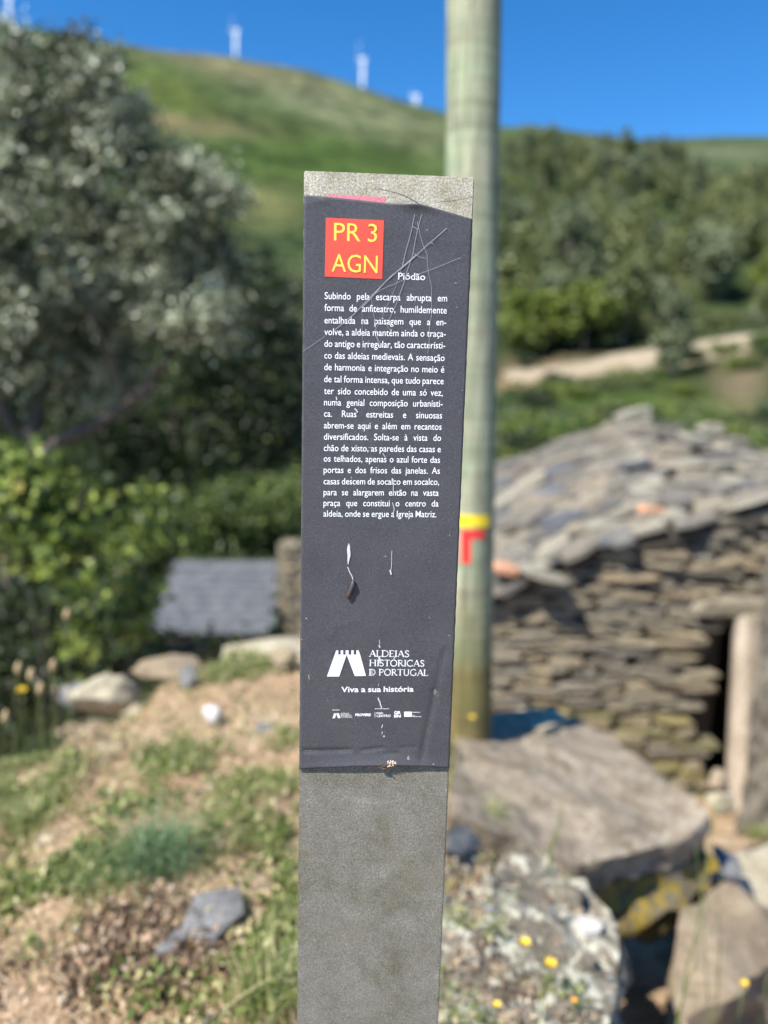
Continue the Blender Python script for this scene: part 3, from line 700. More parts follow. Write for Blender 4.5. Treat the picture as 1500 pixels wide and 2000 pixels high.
for j in range(nr):
    for i in range(nc):
        s, t_ = (i + .5 + (.25 if j % 2 else -.25)) / nc, (j + .5) / nr; p = c1.lerp(c2, s).lerp(c4.lerp(c3, s), t_)
        ax = (c2 - c1).normalized(); yy = nrm.cross(ax); o = link('slate', tile, None, sroof)
        wd = ((c2 - c1).length * (1 - t_) + (c3 - c4).length * t_) / nc
        o.matrix_local = Matrix.Translation(p - sb + nrm * .01 * (1 + (i % 2))) @ Matrix((ax, yy, nrm)).transposed().to_4x4() @ Matrix.Diagonal((wd * .98, (c1 - c4).length / nr * 1.25, .7, 1)) @ Matrix.Rotation(random.uniform(-.02, .02), 4, 'Z')
wx0, wx1 = c4.x + .1, c3.x - .1
V = [Vector((x, y, z_)) - sb for z_ in (sb.z, None) for (x, y) in ((wx0, YS + .2), (wx1, YS + .2), (wx1, YS + 1.28), (wx0 + .3, YS + 1.28)) for z_ in ([z_] if z_ is not None else [(c4.z - .28) if y < YS + .6 else (c1.z - .3)])]
link('wall', mesh_py('wall', V, [(0, 1, 5, 4), (1, 2, 6, 5), (2, 3, 7, 6), (3, 0, 4, 7), (4, 5, 6, 7)]), M['wall_stone'], shed)
# taller dry stone wall beside it, partly hidden by the post
YG = 12.2
gb = pix(590, 1260, YG); gb.z = H(gb.x, gb.y) - .1
gw = empty('garden_wall', gb); tag(gw, 'tan dry stone wall between the slate roofed shed and the signpost', 'wall')
x0, x1 = pix(541, 1150, YG).x, pix(760, 1150, YG).x; ztop = pix(560, 1062, YG).z
V = [Vector((x, y, z_)) - gb for z_ in (gb.z - .3, ztop) for (x, y) in ((x0 + .03, YG + .1), (x1, YG + .1), (x1, YG + .5), (x0 + .03, YG + .5))]
gcore = link('wall', mesh_py('wall', V, [(0, 1, 5, 4), (1, 2, 6, 5), (2, 3, 7, 6), (3, 0, 4, 7), (4, 5, 6, 7)]), M['mud'], gw)
z = pix(560, 1275, YG).z
while z < ztop:
    ch = random.choice([.06, .09, .12]); x = x0
    while x < x0 + .7:
        wd = random.uniform(.16, .36); o = link('stone', wshared('wall_stone', random.randrange(10)), None, gcore)
        o.location = Vector((x + wd / 2, YG + .1, z + ch / 2)) - gb; o.scale = (wd, .3, ch); o.rotation_euler = (random.uniform(-.06, .06), random.uniform(-.05, .05), 0); x += wd + .01
    z += ch

# ------------------------------------------------------------------ wooden pole
pt, pb = pix(926, 0, 3.3), pix(913, 1412, 3.3)
ax = (pt - pb).normalized(); top = pb + ax * 4.4; bot = pb - ax * .3
pole = empty('wooden_pole', pb); tag(pole, 'tall weathered round wooden pole standing behind the signpost', 'pole')
m, t, b = newmat('weathered_wood'); v = coords(t, rand=False)
mp = t.nodes.new('ShaderNodeMapping'); mp.inputs['Scale'].default_value = (1, 1, .06); t.links.new(v, mp.inputs[0])
mp2 = t.nodes.new('ShaderNodeMapping'); mp2.inputs['Scale'].default_value = (.25, .25, 3.0); t.links.new(v, mp2.inputs[0])
c = ramp(t, nz(t, 38, 8, .7, mp.outputs[0], .3), [(.34, (.07, .065, .05)), (.42, (.21, .215, .16)), (.56, (.34, .345, .27)), (.72, (.52, .5, .42))])
gcol = ramp(t, nz(t, 3.5, 6, .7, v, .6), [(.35, (.82, 1.0, .82)), (.65, (1.05, 1.0, .9))])
c = mixc(t, 1.0, c, gcol, 'MULTIPLY')
c = mixc(t, 1.0, c, ramp(t, nz(t, 9, 5, .6, mp2.outputs[0]), [(.3, (.74, .72, .68)), (.5, (1, 1, 1)), (.7, (1.16, 1.16, 1.14))]), 'MULTIPLY')
sx = t.nodes.new('ShaderNodeSeparateXYZ'); t.links.new(v, sx.inputs[0])
ad = t.nodes.new('ShaderNodeMath'); ad.operation = 'MULTIPLY_ADD'; ad.inputs[1].default_value = .5; t.links.new(nz(t, 5, 5, .6, v), ad.inputs[0]); t.links.new(sx.outputs['Z'], ad.inputs[2])
c = mixc(t, ramp(t, ad.outputs[0], [(.45, (1, 1, 1)), (1.0, (0, 0, 0))]), c, mixc(t, 1.0, c, (.55, .41, .22), 'MULTIPLY'))
t.links.new(c, b.inputs['Base Color']); b.inputs['Roughness'].default_value = .9
bump(t, b, nz(t, 60, 8, .7, mp.outputs[0]), .8, .006); M['pole'] = m
N1, N2 = 90, 40; V = []
ox = ax.orthogonal().normalized(); oy = ax.cross(ox)
def prad(s, an): return .1075 * (1 + .02 * mnoise.noise(Vector((math.cos(an) * 2, math.sin(an) * 2, s * 2.0))) + .012 * mnoise.noise(Vector((math.cos(an) * 7, math.sin(an) * 7, s * 1.5))))
def ppt(s, an, off=0.0): return bot + ax * s + (ox * math.cos(an) + oy * math.sin(an)) * (prad(s, an) + off) - pb
for i in range(N1 + 1):
    for k in range(N2): V.append(ppt(4.7 * i / N1, 2 * math.pi * k / N2))
Fs = [(i * N2 + k, i * N2 + (k + 1) % N2, (i + 1) * N2 + (k + 1) % N2, (i + 1) * N2 + k) for i in range(N1) for k in range(N2)] + [tuple(N1 * N2 + k for k in range(N2))]
link('trunk', mesh_py('trunk', V, Fs, True), M['pole'], pole)
def polemark(name, xa, xb, ya, yb, mat):
    V, Fs = [], []; nx, ny = 14, 5; raw = []
    for j in range(ny + 1):
        for i in range(nx + 1):
            px = xa + (xb - xa) * i / nx; py = ya + (yb - ya) * j / ny
            q = pix(px, py, 3.3) ; o0 = Vector((0, 0, CAM_Z)); d = (q - o0).normalized(); w0 = o0 - bot
            dp = d - ax * d.dot(ax); wp = w0 - ax * w0.dot(ax); A = dp.dot(dp); B = 2 * dp.dot(wp); Cc = wp.dot(wp) - .1075 ** 2
            D = B * B - 4 * A * Cc; tt = (-B - math.sqrt(max(D, 0))) / (2 * A); h_ = o0 + d * tt
            s = (h_ - bot).dot(ax); rad = (h_ - bot) - ax * s; an = math.atan2(rad.dot(oy), rad.dot(ox))
            V.append(ppt(s, an, .0016))
    for j in range(ny):
        for i in range(nx): a = j * (nx + 1) + i; Fs.append((a, a + nx + 1, a + nx + 2, a + 1))
    return link(name, mesh_py(name, V, Fs, True), mat, pole)
M['mark_yellow'] = plain('trail_yellow', (.85, .62, .02), .5, .12, 60); M['mark_red'] = plain('trail_red', (.75, .03, .025), .5, .12, 60)
polemark('yellow_mark', 876, 955, 1006, 1030, M['mark_yellow'])
polemark('red_mark', 901, 946, 1035, 1052, M['mark_red'])
polemark('red_mark', 901, 919, 1052.5, 1100, M['mark_red'])

# ------------------------------------------------------------------ boulders and stones of the bank
o = block('boulder_slab', [pix(885, 1450, 3.1), pix(905, 1400, 3.45), pix(1010, 1385, 3.7), pix(1120, 1400, 3.8), pix(1205, 1450, 3.65), pix(1300, 1525, 3.35), pix(1392, 1592, 3.05), pix(1330, 1645, 2.85), pix(1120, 1690, 2.55), pix(1010, 1640, 2.55), pix(880, 1590, 2.5)], .13, M['boulder'], 2, .032, 5, .97, layers=.012)
tag(o, 'broad flat grey brown boulder slab sloping down beside the wooden pole', 'boulder')
o = block('mossy_ledge', [pix(1105, 1700, 2.7), pix(1250, 1640, 3.3), pix(1375, 1630, 3.25), pix(1392, 1675, 3.02), pix(1250, 1705, 2.78), pix(1140, 1738, 2.58)], .3, M['moss'], 4, .07, 5, .95, layers=.03)
tag(o, 'layered rock ledge with yellow moss under the broad boulder slab', 'rock')
o = block('pale_cap_stone', [pix(975, 1418, 3.5), pix(1010, 1382, 3.75), pix(1085, 1380, 3.8), pix(1115, 1405, 3.7), pix(1060, 1425, 3.45)], .12, M['pale_rock'], 5, .03, 4); tag(o, 'pale tan stone at the top end of the broad boulder slab', 'stone')
o = block('lichened_boulder', [pix(960, 1700, 2.15), pix(1000, 1645, 2.4), pix(1080, 1650, 2.4), pix(1160, 1705, 2.28), pix(1196, 1800, 2.05), pix(1200, 1930, 1.8), pix(1180, 2080, 1.55), pix(860, 2120, 1.4), pix(850, 1820, 1.9), pix(900, 1740, 2.05)], .85, M['boulder_side'], 6, .07, 5, 1.0, layers=.05)
lboul = o
tag(o, 'rough grey boulder with pale lichen at the lower right of the signpost', 'boulder')
o = block('tan_boulder', [pix(1335, 1770, 2.75), pix(1420, 1735, 2.95), pix(1530, 1800, 2.9), pix(1560, 1850, 2.75), pix(1440, 1940, 2.4), pix(1340, 1985, 2.25), pix(1305, 1960, 2.3), pix(1315, 1860, 2.5)], .5, M['tan_rock'], 7, .05, 5, .92, layers=.02)
tag(o, 'flat topped tan rock at the bottom right corner beyond the dark gap', 'rock')
o = block('path_slab', [pix(1395, 1712, 3.3), pix(1430, 1660, 3.55), pix(1560, 1640, 3.8), pix(1600, 1740, 3.4), pix(1490, 1790, 3.15)], .2, M['pale_rock'], 8, .03, 4); tag(o, 'pale smooth stone at the right edge behind the tan rock', 'stone')
o = block('dark_stone', [pix(1390, 1715, 3.05), pix(1395, 1650, 3.3), pix(1440, 1670, 3.3), pix(1445, 1712, 3.1)], .2, M['grey_rock'], 9, .02, 3); tag(o, 'small dark blue grey stone beside the corner of the boulder slab', 'stone')
def stone(px, py, wpx, hpx, Yd, mat, label, seed, name='stone', zoff=0.0, flat_=.5):
    s = Yd / F; c_ = pix(px, py, Yd); g2 = random.Random(seed); rx, dz = wpx * s * .5, hpx * s
    bm = bmesh.new(); bmesh.ops.create_icosphere(bm, subdivisions=4, radius=1); sd = Vector((seed * 2.1, seed * .7, 1))
    cuts_ = [(Vector((g2.gauss(0, 1), g2.gauss(0, 1), g2.gauss(0, .8))).normalized(), g2.uniform(.55, .85)) for _ in range(9)]
    for v_ in bm.verts:
        p = v_.co.copy()
        for n_, d_ in cuts_:
            e = p.dot(n_) - d_
            if e > 0: p -= n_ * e * .85
        p *= 1 + .18 * mnoise.fractal(p * 1.8 + sd, 1, 2, 5); v_.co = Vector((p.x * rx, p.y * rx * .8, p.z * dz * .62))
    me = bpy.data.meshes.new(name); bm.to_mesh(me); bm.free()
    for p in me.polygons: p.use_smooth = True
    o = link(name, me, mat); o.location = c_ + Vector((0, 0, zoff - dz * .12)); return tag(o, label, 'stone')
stone(200, 1345, 140, 75, 3.45, M['pale_rock'], 'pale yellowish stone poking up at the far edge of the left bank', 21)
stone(150, 1350, 70, 60, 3.5, M['grey_rock'], 'dark grey stone in shade left of the pale stone on the bank edge', 22)
stone(415, 1395, 46, 40, 3.1, M['white_rock'], 'small bright white stone on the orange soil left of the signpost', 23)
stone(368, 1325, 44, 50, 3.5, M['grey_rock'], 'upright light grey stone near the top of the left bank', 24)
stone(520, 1268, 200, 34, 3.95, M['pale_rock'], 'long pale stone along the top of the bank beside the signpost', 25)
stone(330, 1300, 150, 34, 3.75, M['tan_rock'], 'flat tan stone on the crest of the left bank', 28)
stone(572, 1405, 40, 34, 3.2, M['white_rock'], 'small whitish stone touching the left side of the signpost', 26)
stone(555, 1280, 60, 30, 3.7, M['tan_rock'], 'tan stone on the bank top close to the signpost', 27)
for i, (px, py, wp, hp_, mt, lab) in enumerate(((150, 1425, 170, 56, 'tan_rock', 'broad tan rock along the left edge of the bank'), (270, 1395, 130, 40, 'pale_rock', 'pale rock half buried behind the white stone'), (480, 1300, 110, 36, 'tan_rock', 'low tan rock half buried near the top of the bank'), (215, 1470, 120, 34, 'tan_rock', 'flat tan rock sunk in the soil below the bank edge'),
        (520, 1420, 60, 26, 'grey_rock', 'small grey stone in the grass left of the signpost'), (330, 1560, 70, 24, 'tan_rock', 'small tan rock sunk in the soil above the grass tuft'), (100, 1640, 80, 26, 'pale_rock', 'pale flat rock in the grass at the left edge'), (480, 1720, 70, 22, 'tan_rock', 'low tan rock above the flat blue grey stone'), (210, 1950, 70, 24, 'grey_rock', 'grey stone in the dead leaves at the bottom left'))):
    h_ = hit(px, py); s_ = h_.y / F; stone(px, py, wp, hp_, h_.y, M[mt], lab, 90 + i, 'stone', -hp_ * s_ * .12)
def flatstone(pts, th, mat, label, seed, rough=.012):
    P_ = []
    for (px, py) in pts:
        h_ = hit(px, py); P_.append(h_ + Vector((0, 0, .035)))
    return tag(block('flat_stone', P_, th, mat, seed, rough, 4, .95), label, 'stone')
flatstone([(380, 1770), (470, 1758), (478, 1810), (440, 1838), (420, 1862), (352, 1850)], .06, M['grey_rock'], 'flat blue grey stone lying in the soil at lower left', 31)
flatstone([(318, 1862), (350, 1838), (372, 1850), (345, 1880), (300, 1892)], .05, M['grey_rock'], 'narrow grey stone sliver beside the flat blue grey stone', 32)
flatstone([(872, 1640), (930, 1622), (985, 1640), (975, 1672), (900, 1692), (870, 1680)], .04, M['grey_rock'], 'flat dark blue grey stone right of the signpost above the lichened boulder', 33)
for px, py, sz, mt, lab in ((1160, 1845, .05, 'orange_rock', 'orange stone on the right shoulder of the lichened boulder'), (1150, 1815, .05, 'white_rock', 'white stone behind the orange one on the lichened boulder'),
        (1410, 1560, .17, 'pale_rock', 'pale stone beyond the right corner of the boulder slab'), (1405, 1520, .14, 'tan_rock', 'tan stone lying at the foot of the hut doorway')):
    if sz > .1: stone(px, py, sz * 370, sz * 260, 4.4, M[mt], lab, int(px)); continue
    Yd = 2.0
    c_ = pix(px, py, Yd)
    tp = [c_ + Vector((math.cos(i * 1.05) * sz * random.uniform(.7, 1), math.sin(i * 1.05) * sz * random.uniform(.6, .9), sz * .4)) for i in range(6)]
    tag(block('stone', tp, sz * 1.1 if sz < .1 else .9, M[mt], int(px), sz * .15, 3, .9), lab, 'stone')
for i, (px, py, wp, hp_, Yd, mt, lab) in enumerate(((1020, 1690, 120, 70, 2.3, 'boulder_side', 'pale lichened lump at the top left of the lichened boulder'), (1105, 1740, 110, 80, 2.15, 'boulder_side', 'pale rounded lump at the top right shoulder of the lichened boulder'), (960, 1760, 110, 70, 2.05, 'boulder_side', 'dark pitted lump in the middle of the lichened boulder'),
        (1060, 1810, 90, 55, 1.95, 'boulder_side', 'grey lump in the centre of the lichened boulder near the yellow flowers'), (1140, 1880, 80, 70, 1.85, 'boulder_side', 'brownish lump low on the right side of the lichened boulder'), (900, 1850, 90, 50, 1.8, 'tan_rock', 'tan lump next to the signpost on the lichened boulder'), (1090, 1960, 110, 60, 1.7, 'boulder_side', 'grey lump at the bottom of the lichened boulder'))):
    stone(px, py + 8, wp, hp_, Yd, M[mt], lab, 70 + i, 'rock_lump')
# loose rubble
random.seed(55); V = []; Fs = []
for k in range(900):
    if k < 620: px = random.uniform(860, 1180); py = random.uniform(1680, 2010); zadd = .0; hp = hit(px, py)
    else: px = random.uniform(-150, 640); py = random.uniform(1300, 2050); hp = hit(px, py)
    s = random.uniform(.006, .022) * (1.0 if k < 620 else .8); b0 = len(V)
    for i in range(6):
        an = i * 1.047; rr = random.uniform(.6, 1) * s; V.append(hp + Vector((math.cos(an) * rr, math.sin(an) * rr, -.003)))
    for i in range(6): V.append(hp + (Vector(V[b0 + i]) - hp) * .6 + Vector((0, 0, s * random.uniform(.5, .9))))
    for i in range(6): Fs.append((b0 + i, b0 + (i + 1) % 6, b0 + 6 + (i + 1) % 6, b0 + 6 + i))
    Fs.append(tuple(b0 + 6 + i for i in range(6)))
tag(link('gravel', mesh_py('gravel', V, Fs), M['boulder_side']), 'loose pebbles and stone chips on the soil', 'gravel', kind='stuff')

# ------------------------------------------------------------------ grass, straw, plants
bpy.context.view_layer.update()
def blades(P, L, W, lean, seed, seg=3, flat_=0.0, dirs=None):
    g2 = np.random.default_rng(seed); n = len(P); L = L * g2.uniform(.5, 1.3, n); an = g2.uniform(0, 2 * math.pi, n) if dirs is None else dirs
    d = np.stack([np.cos(an), np.sin(an), np.zeros(n)], 1); sd = np.stack([-np.sin(an), np.cos(an), np.zeros(n)], 1); le = lean * g2.uniform(.3, 1.3, n)
    V = []; wz = [1, .8, .45, .05]
    for i in range(seg + 1):
        t_ = i / seg; out = (le * t_ ** 1.7 * L)[:, None] * d; upv = np.stack([0 * L, 0 * L, L * (t_ * (1 - .35 * t_ * np.minimum(le, 1.6))) * (1 - flat_) + .004 + flat_ * .02 * g2.random(n)], 1)
        c_ = P + out + upv; w_ = (W * wz[int(round(t_ * 3))])
        V += [c_ + sd * w_, c_ - sd * w_]
    V = np.stack(V, 1).reshape(-1, 3); k = 2 * (seg + 1); idx = np.arange(n)[:, None] * k; Fq = []
    for i in range(seg): Fq.append(idx + np.array([2 * i, 2 * i + 1, 2 * i + 3, 2 * i + 2]))
    tt = np.repeat(g2.random(n), k)
    return V, np.concatenate(Fq, 0), tt

def scatter(cx, cy, rx, ry, n, g2):
    a = g2.uniform(0, 6.283, n); r_ = np.sqrt(g2.random(n)); x = cx + rx * r_ * np.cos(a); y = cy + ry * r_ * np.sin(a)
    return np.stack([x, y, Hs(x, y)], 1)
def gpatch(px, py, wpx, hpx, n, g2):
    h_ = hit(px, py); s = h_.y / F; return scatter(h_.x, h_.y, wpx * s, max(.05, hpx * s * 1.9), n, g2)
g = np.random.default_rng(77)
GP = [(450, 1300, 70, 40, 1500), (500, 1330, 80, 30, 900), (340, 1480, 70, 35, 900), (400, 1520, 120, 30, 900), (60, 1570, 90, 70, 1800), (20, 1500, 70, 40, 700), (90, 1760, 130, 60, 2400), (150, 1700, 90, 50, 1200), (520, 1540, 60, 50, 900), (555, 1460, 30, 40, 300),
      (530, 1880, 60, 80, 1600), (560, 1780, 30, 60, 500), (430, 1640, 100, 50, 900), (520, 1650, 60, 40, 500), (930, 1580, 60, 35, 1300), (1010, 1600, 60, 40, 1500), (890, 1500, 30, 40, 300), (1480, 1620, 60, 40, 900), (1000, 1920, 80, 60, 500), (30, 1960, 90, 40, 500), (380, 1960, 200, 40, 600), (250, 1580, 80, 30, 600), (-120, 1700, 120, 200, 1500), (1500, 1990, 80, 60, 500), (900, 1900, 40, 100, 250)]
def gauss_patch(px, py, wpx, hpx, n, g2, k=1.0):
    h_ = hit(px, py); s = h_.y / F; x = h_.x + g2.normal(size=n) * wpx * s * .62 * k; y = h_.y + g2.normal(size=n) * max(.04, hpx * s * 1.15) * k
    return np.stack([x, y, Hs(x, y)], 1)
def keep(P, scale, thr, soft=.25):
    f_ = fbm(P[:, 0] * scale, P[:, 1] * scale, 4); return P[(g.random(len(P)) < np.clip((f_ - thr) / soft + .5, 0, 1)) & (P[:, 2] > -.2)]
def everywhere(n): x = g.uniform(-3.0, .85, n); y = g.uniform(.8, 4.3, n); return np.stack([x, y, Hs(x, y)], 1)
P = keep(np.concatenate([gauss_patch(a, b_, c_, d_, int(n * 1.1), g) for a, b_, c_, d_, n in GP] + [everywhere(5000)]), 5.5, .02)
V, Fq, tt = blades(P, .045, .0022, .8, 1)
tag(link('grass', mesh_np('grass', V, Fq, False, tint=tt), M['grass']), 'short green grass growing in patches on the sandy bank', 'grass', kind='stuff')
P = keep(np.concatenate([gauss_patch(a, b_, c_, d_, int(n * .8), g, 1.15) for a, b_, c_, d_, n in GP if (a, b_) not in ((1480, 1620),)] + [everywhere(7000)]), 7, .0); P[:, 2] += g.uniform(.003, .04, len(P))
tag(link('leafy_weeds', leaf_mesh('leafy_weeds', P, .026, .6, None, 0, 5), M['grass']), 'small leafy green weeds spread over the sandy bank', 'weeds', kind='stuff')
P = keep(everywhere(52000), 3.0, -.2, .5)
V, Fq, tt = blades(P, .055, .0019, 1.0, 2, 3, .8)
tag(link('straw_litter', mesh_np('straw_litter', V, Fq, False, tint=tt), M['straw']), 'dry straw and pine needles littering the bank', 'straw', kind='stuff')
P = keep(everywhere(9000), 1.6, .05)
V, Fq, tt = blades(P, .045, .0016, .8, 3)
tag(link('dry_grass', mesh_np('dry_grass', V, Fq, False, tint=tt), M['stalk']), 'thin dry grass standing among the green patches', 'grass', kind='stuff')
P = keep(np.concatenate([gauss_patch(280, 1850, 170, 60, 2500, g), gauss_patch(120, 1900, 150, 60, 2000, g), gauss_patch(400, 1960, 200, 50, 2000, g), gauss_patch(960, 1930, 90, 70, 1500, g), gauss_patch(80, 1460, 90, 60, 500, g), everywhere(5000)]), 6, .0); P[:, 2] += g.uniform(.002, .03, len(P))
M['dead_leaf'] = leafmat('dead_leaf', [(0, (.06, .04, .025)), (.5, (.2, .13, .08)), (.8, (.42, .29, .18)), (1, (.62, .5, .36))], .1)
tag(link('dead_leaves', leaf_mesh('dead_leaves', P, .022, .55, None, 0, 15), M['dead_leaf']), 'brown dead leaves and crumbs on the soil', 'dead leaves', kind='stuff')
from mathutils.bvhtree import BVHTree
me = lboul.data; bv = BVHTree.FromPolygons([v_.co + lboul.location for v_ in me.vertices], [tuple(p.vertices) for p in me.polygons])
xs = [v_.co.x for v_ in me.vertices]; ys = [v_.co.y for v_ in me.vertices]; random.seed(8); chips = {'boulder_side': ([], []), 'tan_rock': ([], []), 'grey_rock': ([], [])}; LP = []
for k in range(5200):
    x = lboul.location.x + random.uniform(min(xs), max(xs)); y = lboul.location.y + random.uniform(min(ys), max(ys)); h_ = bv.ray_cast(Vector((x, y, 3)), Vector((0, 0, -1)))
    if h_[0] is None or h_[0].z < -.6: continue
    if h_[0].y > 1.78 and h_[0].x > .36 and random.random() < .88: continue
    if h_[0].x > .56 and random.random() < .7: continue
    if k >= 420: LP.append(h_[0] + Vector((0, 0, random.uniform(0, .03)))); continue
    V, Fs = chips[random.choice(['boulder_side', 'boulder_side', 'tan_rock', 'grey_rock'])]; s = random.uniform(.006, .034) * random.uniform(.4, 1); b0 = len(V); hp = h_[0]; sx_ = random.uniform(.7, 1.5)
    for i in range(6):
        an = i * 1.047; rr = random.uniform(.6, 1) * s; V.append(hp + Vector((math.cos(an) * rr * sx_, math.sin(an) * rr, -.004)))
    for i in range(6): V.append(hp + (Vector(V[b0 + i]) - hp) * random.uniform(.4, .8) + Vector((0, 0, s * random.uniform(.4, .9))))
    for i in range(6): Fs.append((b0 + i, b0 + (i + 1) % 6, b0 + 6 + (i + 1) % 6, b0 + 6 + i))
    Fs.append(tuple(b0 + 6 + i for i in range(6)))
for kk, (V, Fs) in chips.items(): tag(link('stone_chips', mesh_py('stone_chips', V, Fs), M[kk]), 'small broken stone chips lying on the lichened boulder', 'stone chips', kind='stuff')
LP = np.array([tuple(p) for p in LP]); f_ = fbm(LP[:, 0] * 8, LP[:, 1] * 8, 3); A_ = LP[f_ > .12]; B_ = LP[f_ < -.02]
tag(link('leafy_weeds', leaf_mesh('leafy_weeds', A_, .022, .5, None, 0, 25), M['grass']), 'small green weeds rooted in the lichened boulder', 'weeds', kind='stuff')
tag(link('dead_leaves', leaf_mesh('dead_leaves', B_, .02, .4, None, 0, 26), M['dead_leaf']), 'dry crumbs of leaves on the lichened boulder', 'dead leaves', kind='stuff')
V, Fq, tt = blades(A_[::4], .07, .0014, .8, 31)
tag(link('dry_grass', mesh_np('dry_grass', V, Fq, False, tint=tt), M['stalk']), 'thin dry grass growing from the lichened boulder', 'grass', kind='stuff')
# grass tufts that can be told apart
for px, py, n, L, mt, lab in ((300, 1690, 420, .15, 'blue_grass', 'large bluish green grass tuft in the middle of the left bank'), (1010, 1640, 260, .13, 'grass', 'green grass tuft growing against the boulder slab'),
        (530, 1950, 200, .11, 'grass', 'green grass tuft low beside the left side of the signpost'), (60, 1620, 200, .12, 'grass', 'leafy green tuft at the left edge of the bank'), (430, 1330, 200, .08, 'grass', 'bright green tuft on top of the bank'), (930, 1610, 160, .1, 'grass', 'green grass tuft just right of the signpost'), (1480, 1640, 200, .14, 'grass', 'sunlit grass tuft at the right edge near the hut doorway')):
    h_ = hit(px, py); V, Fq, tt = blades(np.random.default_rng(n + int(px)).normal(size=(n, 3)) * np.array([.045, .045, 0]), L, .0026, 1.3, n)
    o = link('grass_tuft', mesh_np('grass_tuft', V, Fq, False, tint=tt), M[mt]); o.location = h_; tag(o, lab, 'grass tuft')
# flowers
def flower(px, py, Yd, mat, label, size=.012, stem=None, head='petals', name='yellow_flower'):
    top_ = pix(px, py, Yd); gz = H(top_.x, top_.y); base_ = Vector((top_.x + random.uniform(-.03, .03), top_.y + .02, min(gz, top_.z - .04)))
    r_ = empty(name, base_); tag(r_, label, 'flower')
    link('stem', tube_mesh('stem', [wig((0, 0, -.01), top_ - base_, .0022, .0015, 6, .01)], 5), M['stalk'], r_)
    V, Fs = [Vector((0, 0, .002))], []
    for k in range(13):
        an = k * 2 * math.pi / 13; d = Vector((math.cos(an), math.sin(an) * .9 - .2, .35 + .4 * (k % 2))).normalized(); sd = Vector((-math.sin(an), math.cos(an), 0)); b0 = len(V)
        V += [d * size * .5 + sd * size * .2, d * size, d * size * .5 - sd * size * .2]; Fs.append((0, b0, b0 + 1, b0 + 2))
    o = link('flower_head', mesh_py('flower_head', V, Fs), M[mat], r_); o.location = top_ - base_
    P_ = np.random.default_rng(int(px)).normal(size=(14, 3)) * .02; P_[:, 2] = np.abs(P_[:, 2]) * .5
    link('leaves', leaf_mesh('leaves', P_, .035, .3, None, 0, int(px)), M['grass'], r_)
for a in ((42, 1350, 2.9, 'yellow', 'yellow flower on a tall stem at the left edge against the dark bushes', .026), (352, 1532, 2.6, 'yellow', 'small yellow flower above the large bluish tuft', .016), (515, 1682, 2.15, 'yellow', 'small yellow flower left of the signpost, upper of two', .013),
          (563, 1708, 2.1, 'orange', 'orange yellow flower almost touching the signpost', .014), (508, 1460, 2.9, 'yellow', 'small yellow flower on the bank close to the signpost', .014), (50, 1600, 2.5, 'orange', 'dull yellow flower in the left tuft', .018), (1026, 1842, 1.75, 'yellow', 'yellow flower on the lichened boulder, upper of two', .018),
          (1075, 1884, 1.72, 'yellow', 'yellow flower on the lichened boulder, lower right of two', .02), (970, 1963, 1.6, 'yellow', 'yellow flower low beside the signpost at the bottom', .012), (1452, 1922, 2.1, 'yellow', 'yellow flower in the bottom right corner before the dark gap', .018), (922, 1402, 3.1, 'yellow', 'yellow flower at the foot of the wooden pole', .018), (1120, 1955, 1.65, 'orange', 'orange flower low on the lichened boulder', .01)):
    flower(*a)
# seed-head stalks at the left edge
for i, (px, py, Yd) in enumerate(((35, 1305, 2.9), (60, 1318, 2.85), (103, 1300, 2.95), (104, 1352, 2.9), (78, 1345, 2.9), (130, 1200, 3.3), (10, 1400, 2.8))):
    tp = pix(px, py, Yd); bz = H(tp.x, tp.y); bs = Vector((tp.x + random.uniform(-.05, .05), tp.y, min(bz, tp.z - .1)))
    r_ = empty('seed_stalk', bs); tag(r_, 'thin stalk with a dry seed head at the left edge of the bank', 'weed', 'dry seed stalks at the left edge')
    link('stem', tube_mesh('stem', [wig((0, 0, 0), tp - bs, .003, .002, 7, .015)], 5), M['stalk'], r_)
    link('seed_head', tube_mesh('seed_head', [[(tp - bs - Vector((0, 0, .028)), .004), (tp - bs - Vector((0, 0, .01)), .014), (tp - bs + Vector((.004, 0, .012)), .012), (tp - bs + Vector((.006, 0, .028)), .003)]], 7), M['seed'], r_)
# long grass stems on the right
for i, (x0_, y0_, x1_, y1_, Yd, w_) in enumerate(((1322, 2010, 1402, 1560, 1.9, .0035), (1310, 2040, 1385, 1760, 1.8, .0028), (1075, 1660, 1100, 1570, 2.3, .006), (1400, 1950, 1408, 1700, 2.0, .0022), (1480, 2020, 1500, 1900, 1.9, .003), (1065, 2010, 1060, 1780, 1.65, .0022), (1045, 2020, 1080, 1850, 1.6, .003), (1385, 1990, 1360, 1640, 2.0, .002))):
    a_, b_ = pix(x0_, y0_, Yd), pix(x1_, y1_, Yd)
    o = link('tall_grass', tube_mesh('tall_grass', [wig(a_ - Vector((0, 0, .5)) , a_, w_, w_, 3, 0) + wig(a_, b_, w_, w_ * .4, 8, .006)[1:]], 5), M['stalk'])
    tag(o, 'long thin grass stem rising in front of the rocks at the right', 'grass', 'long grass stems at the right')

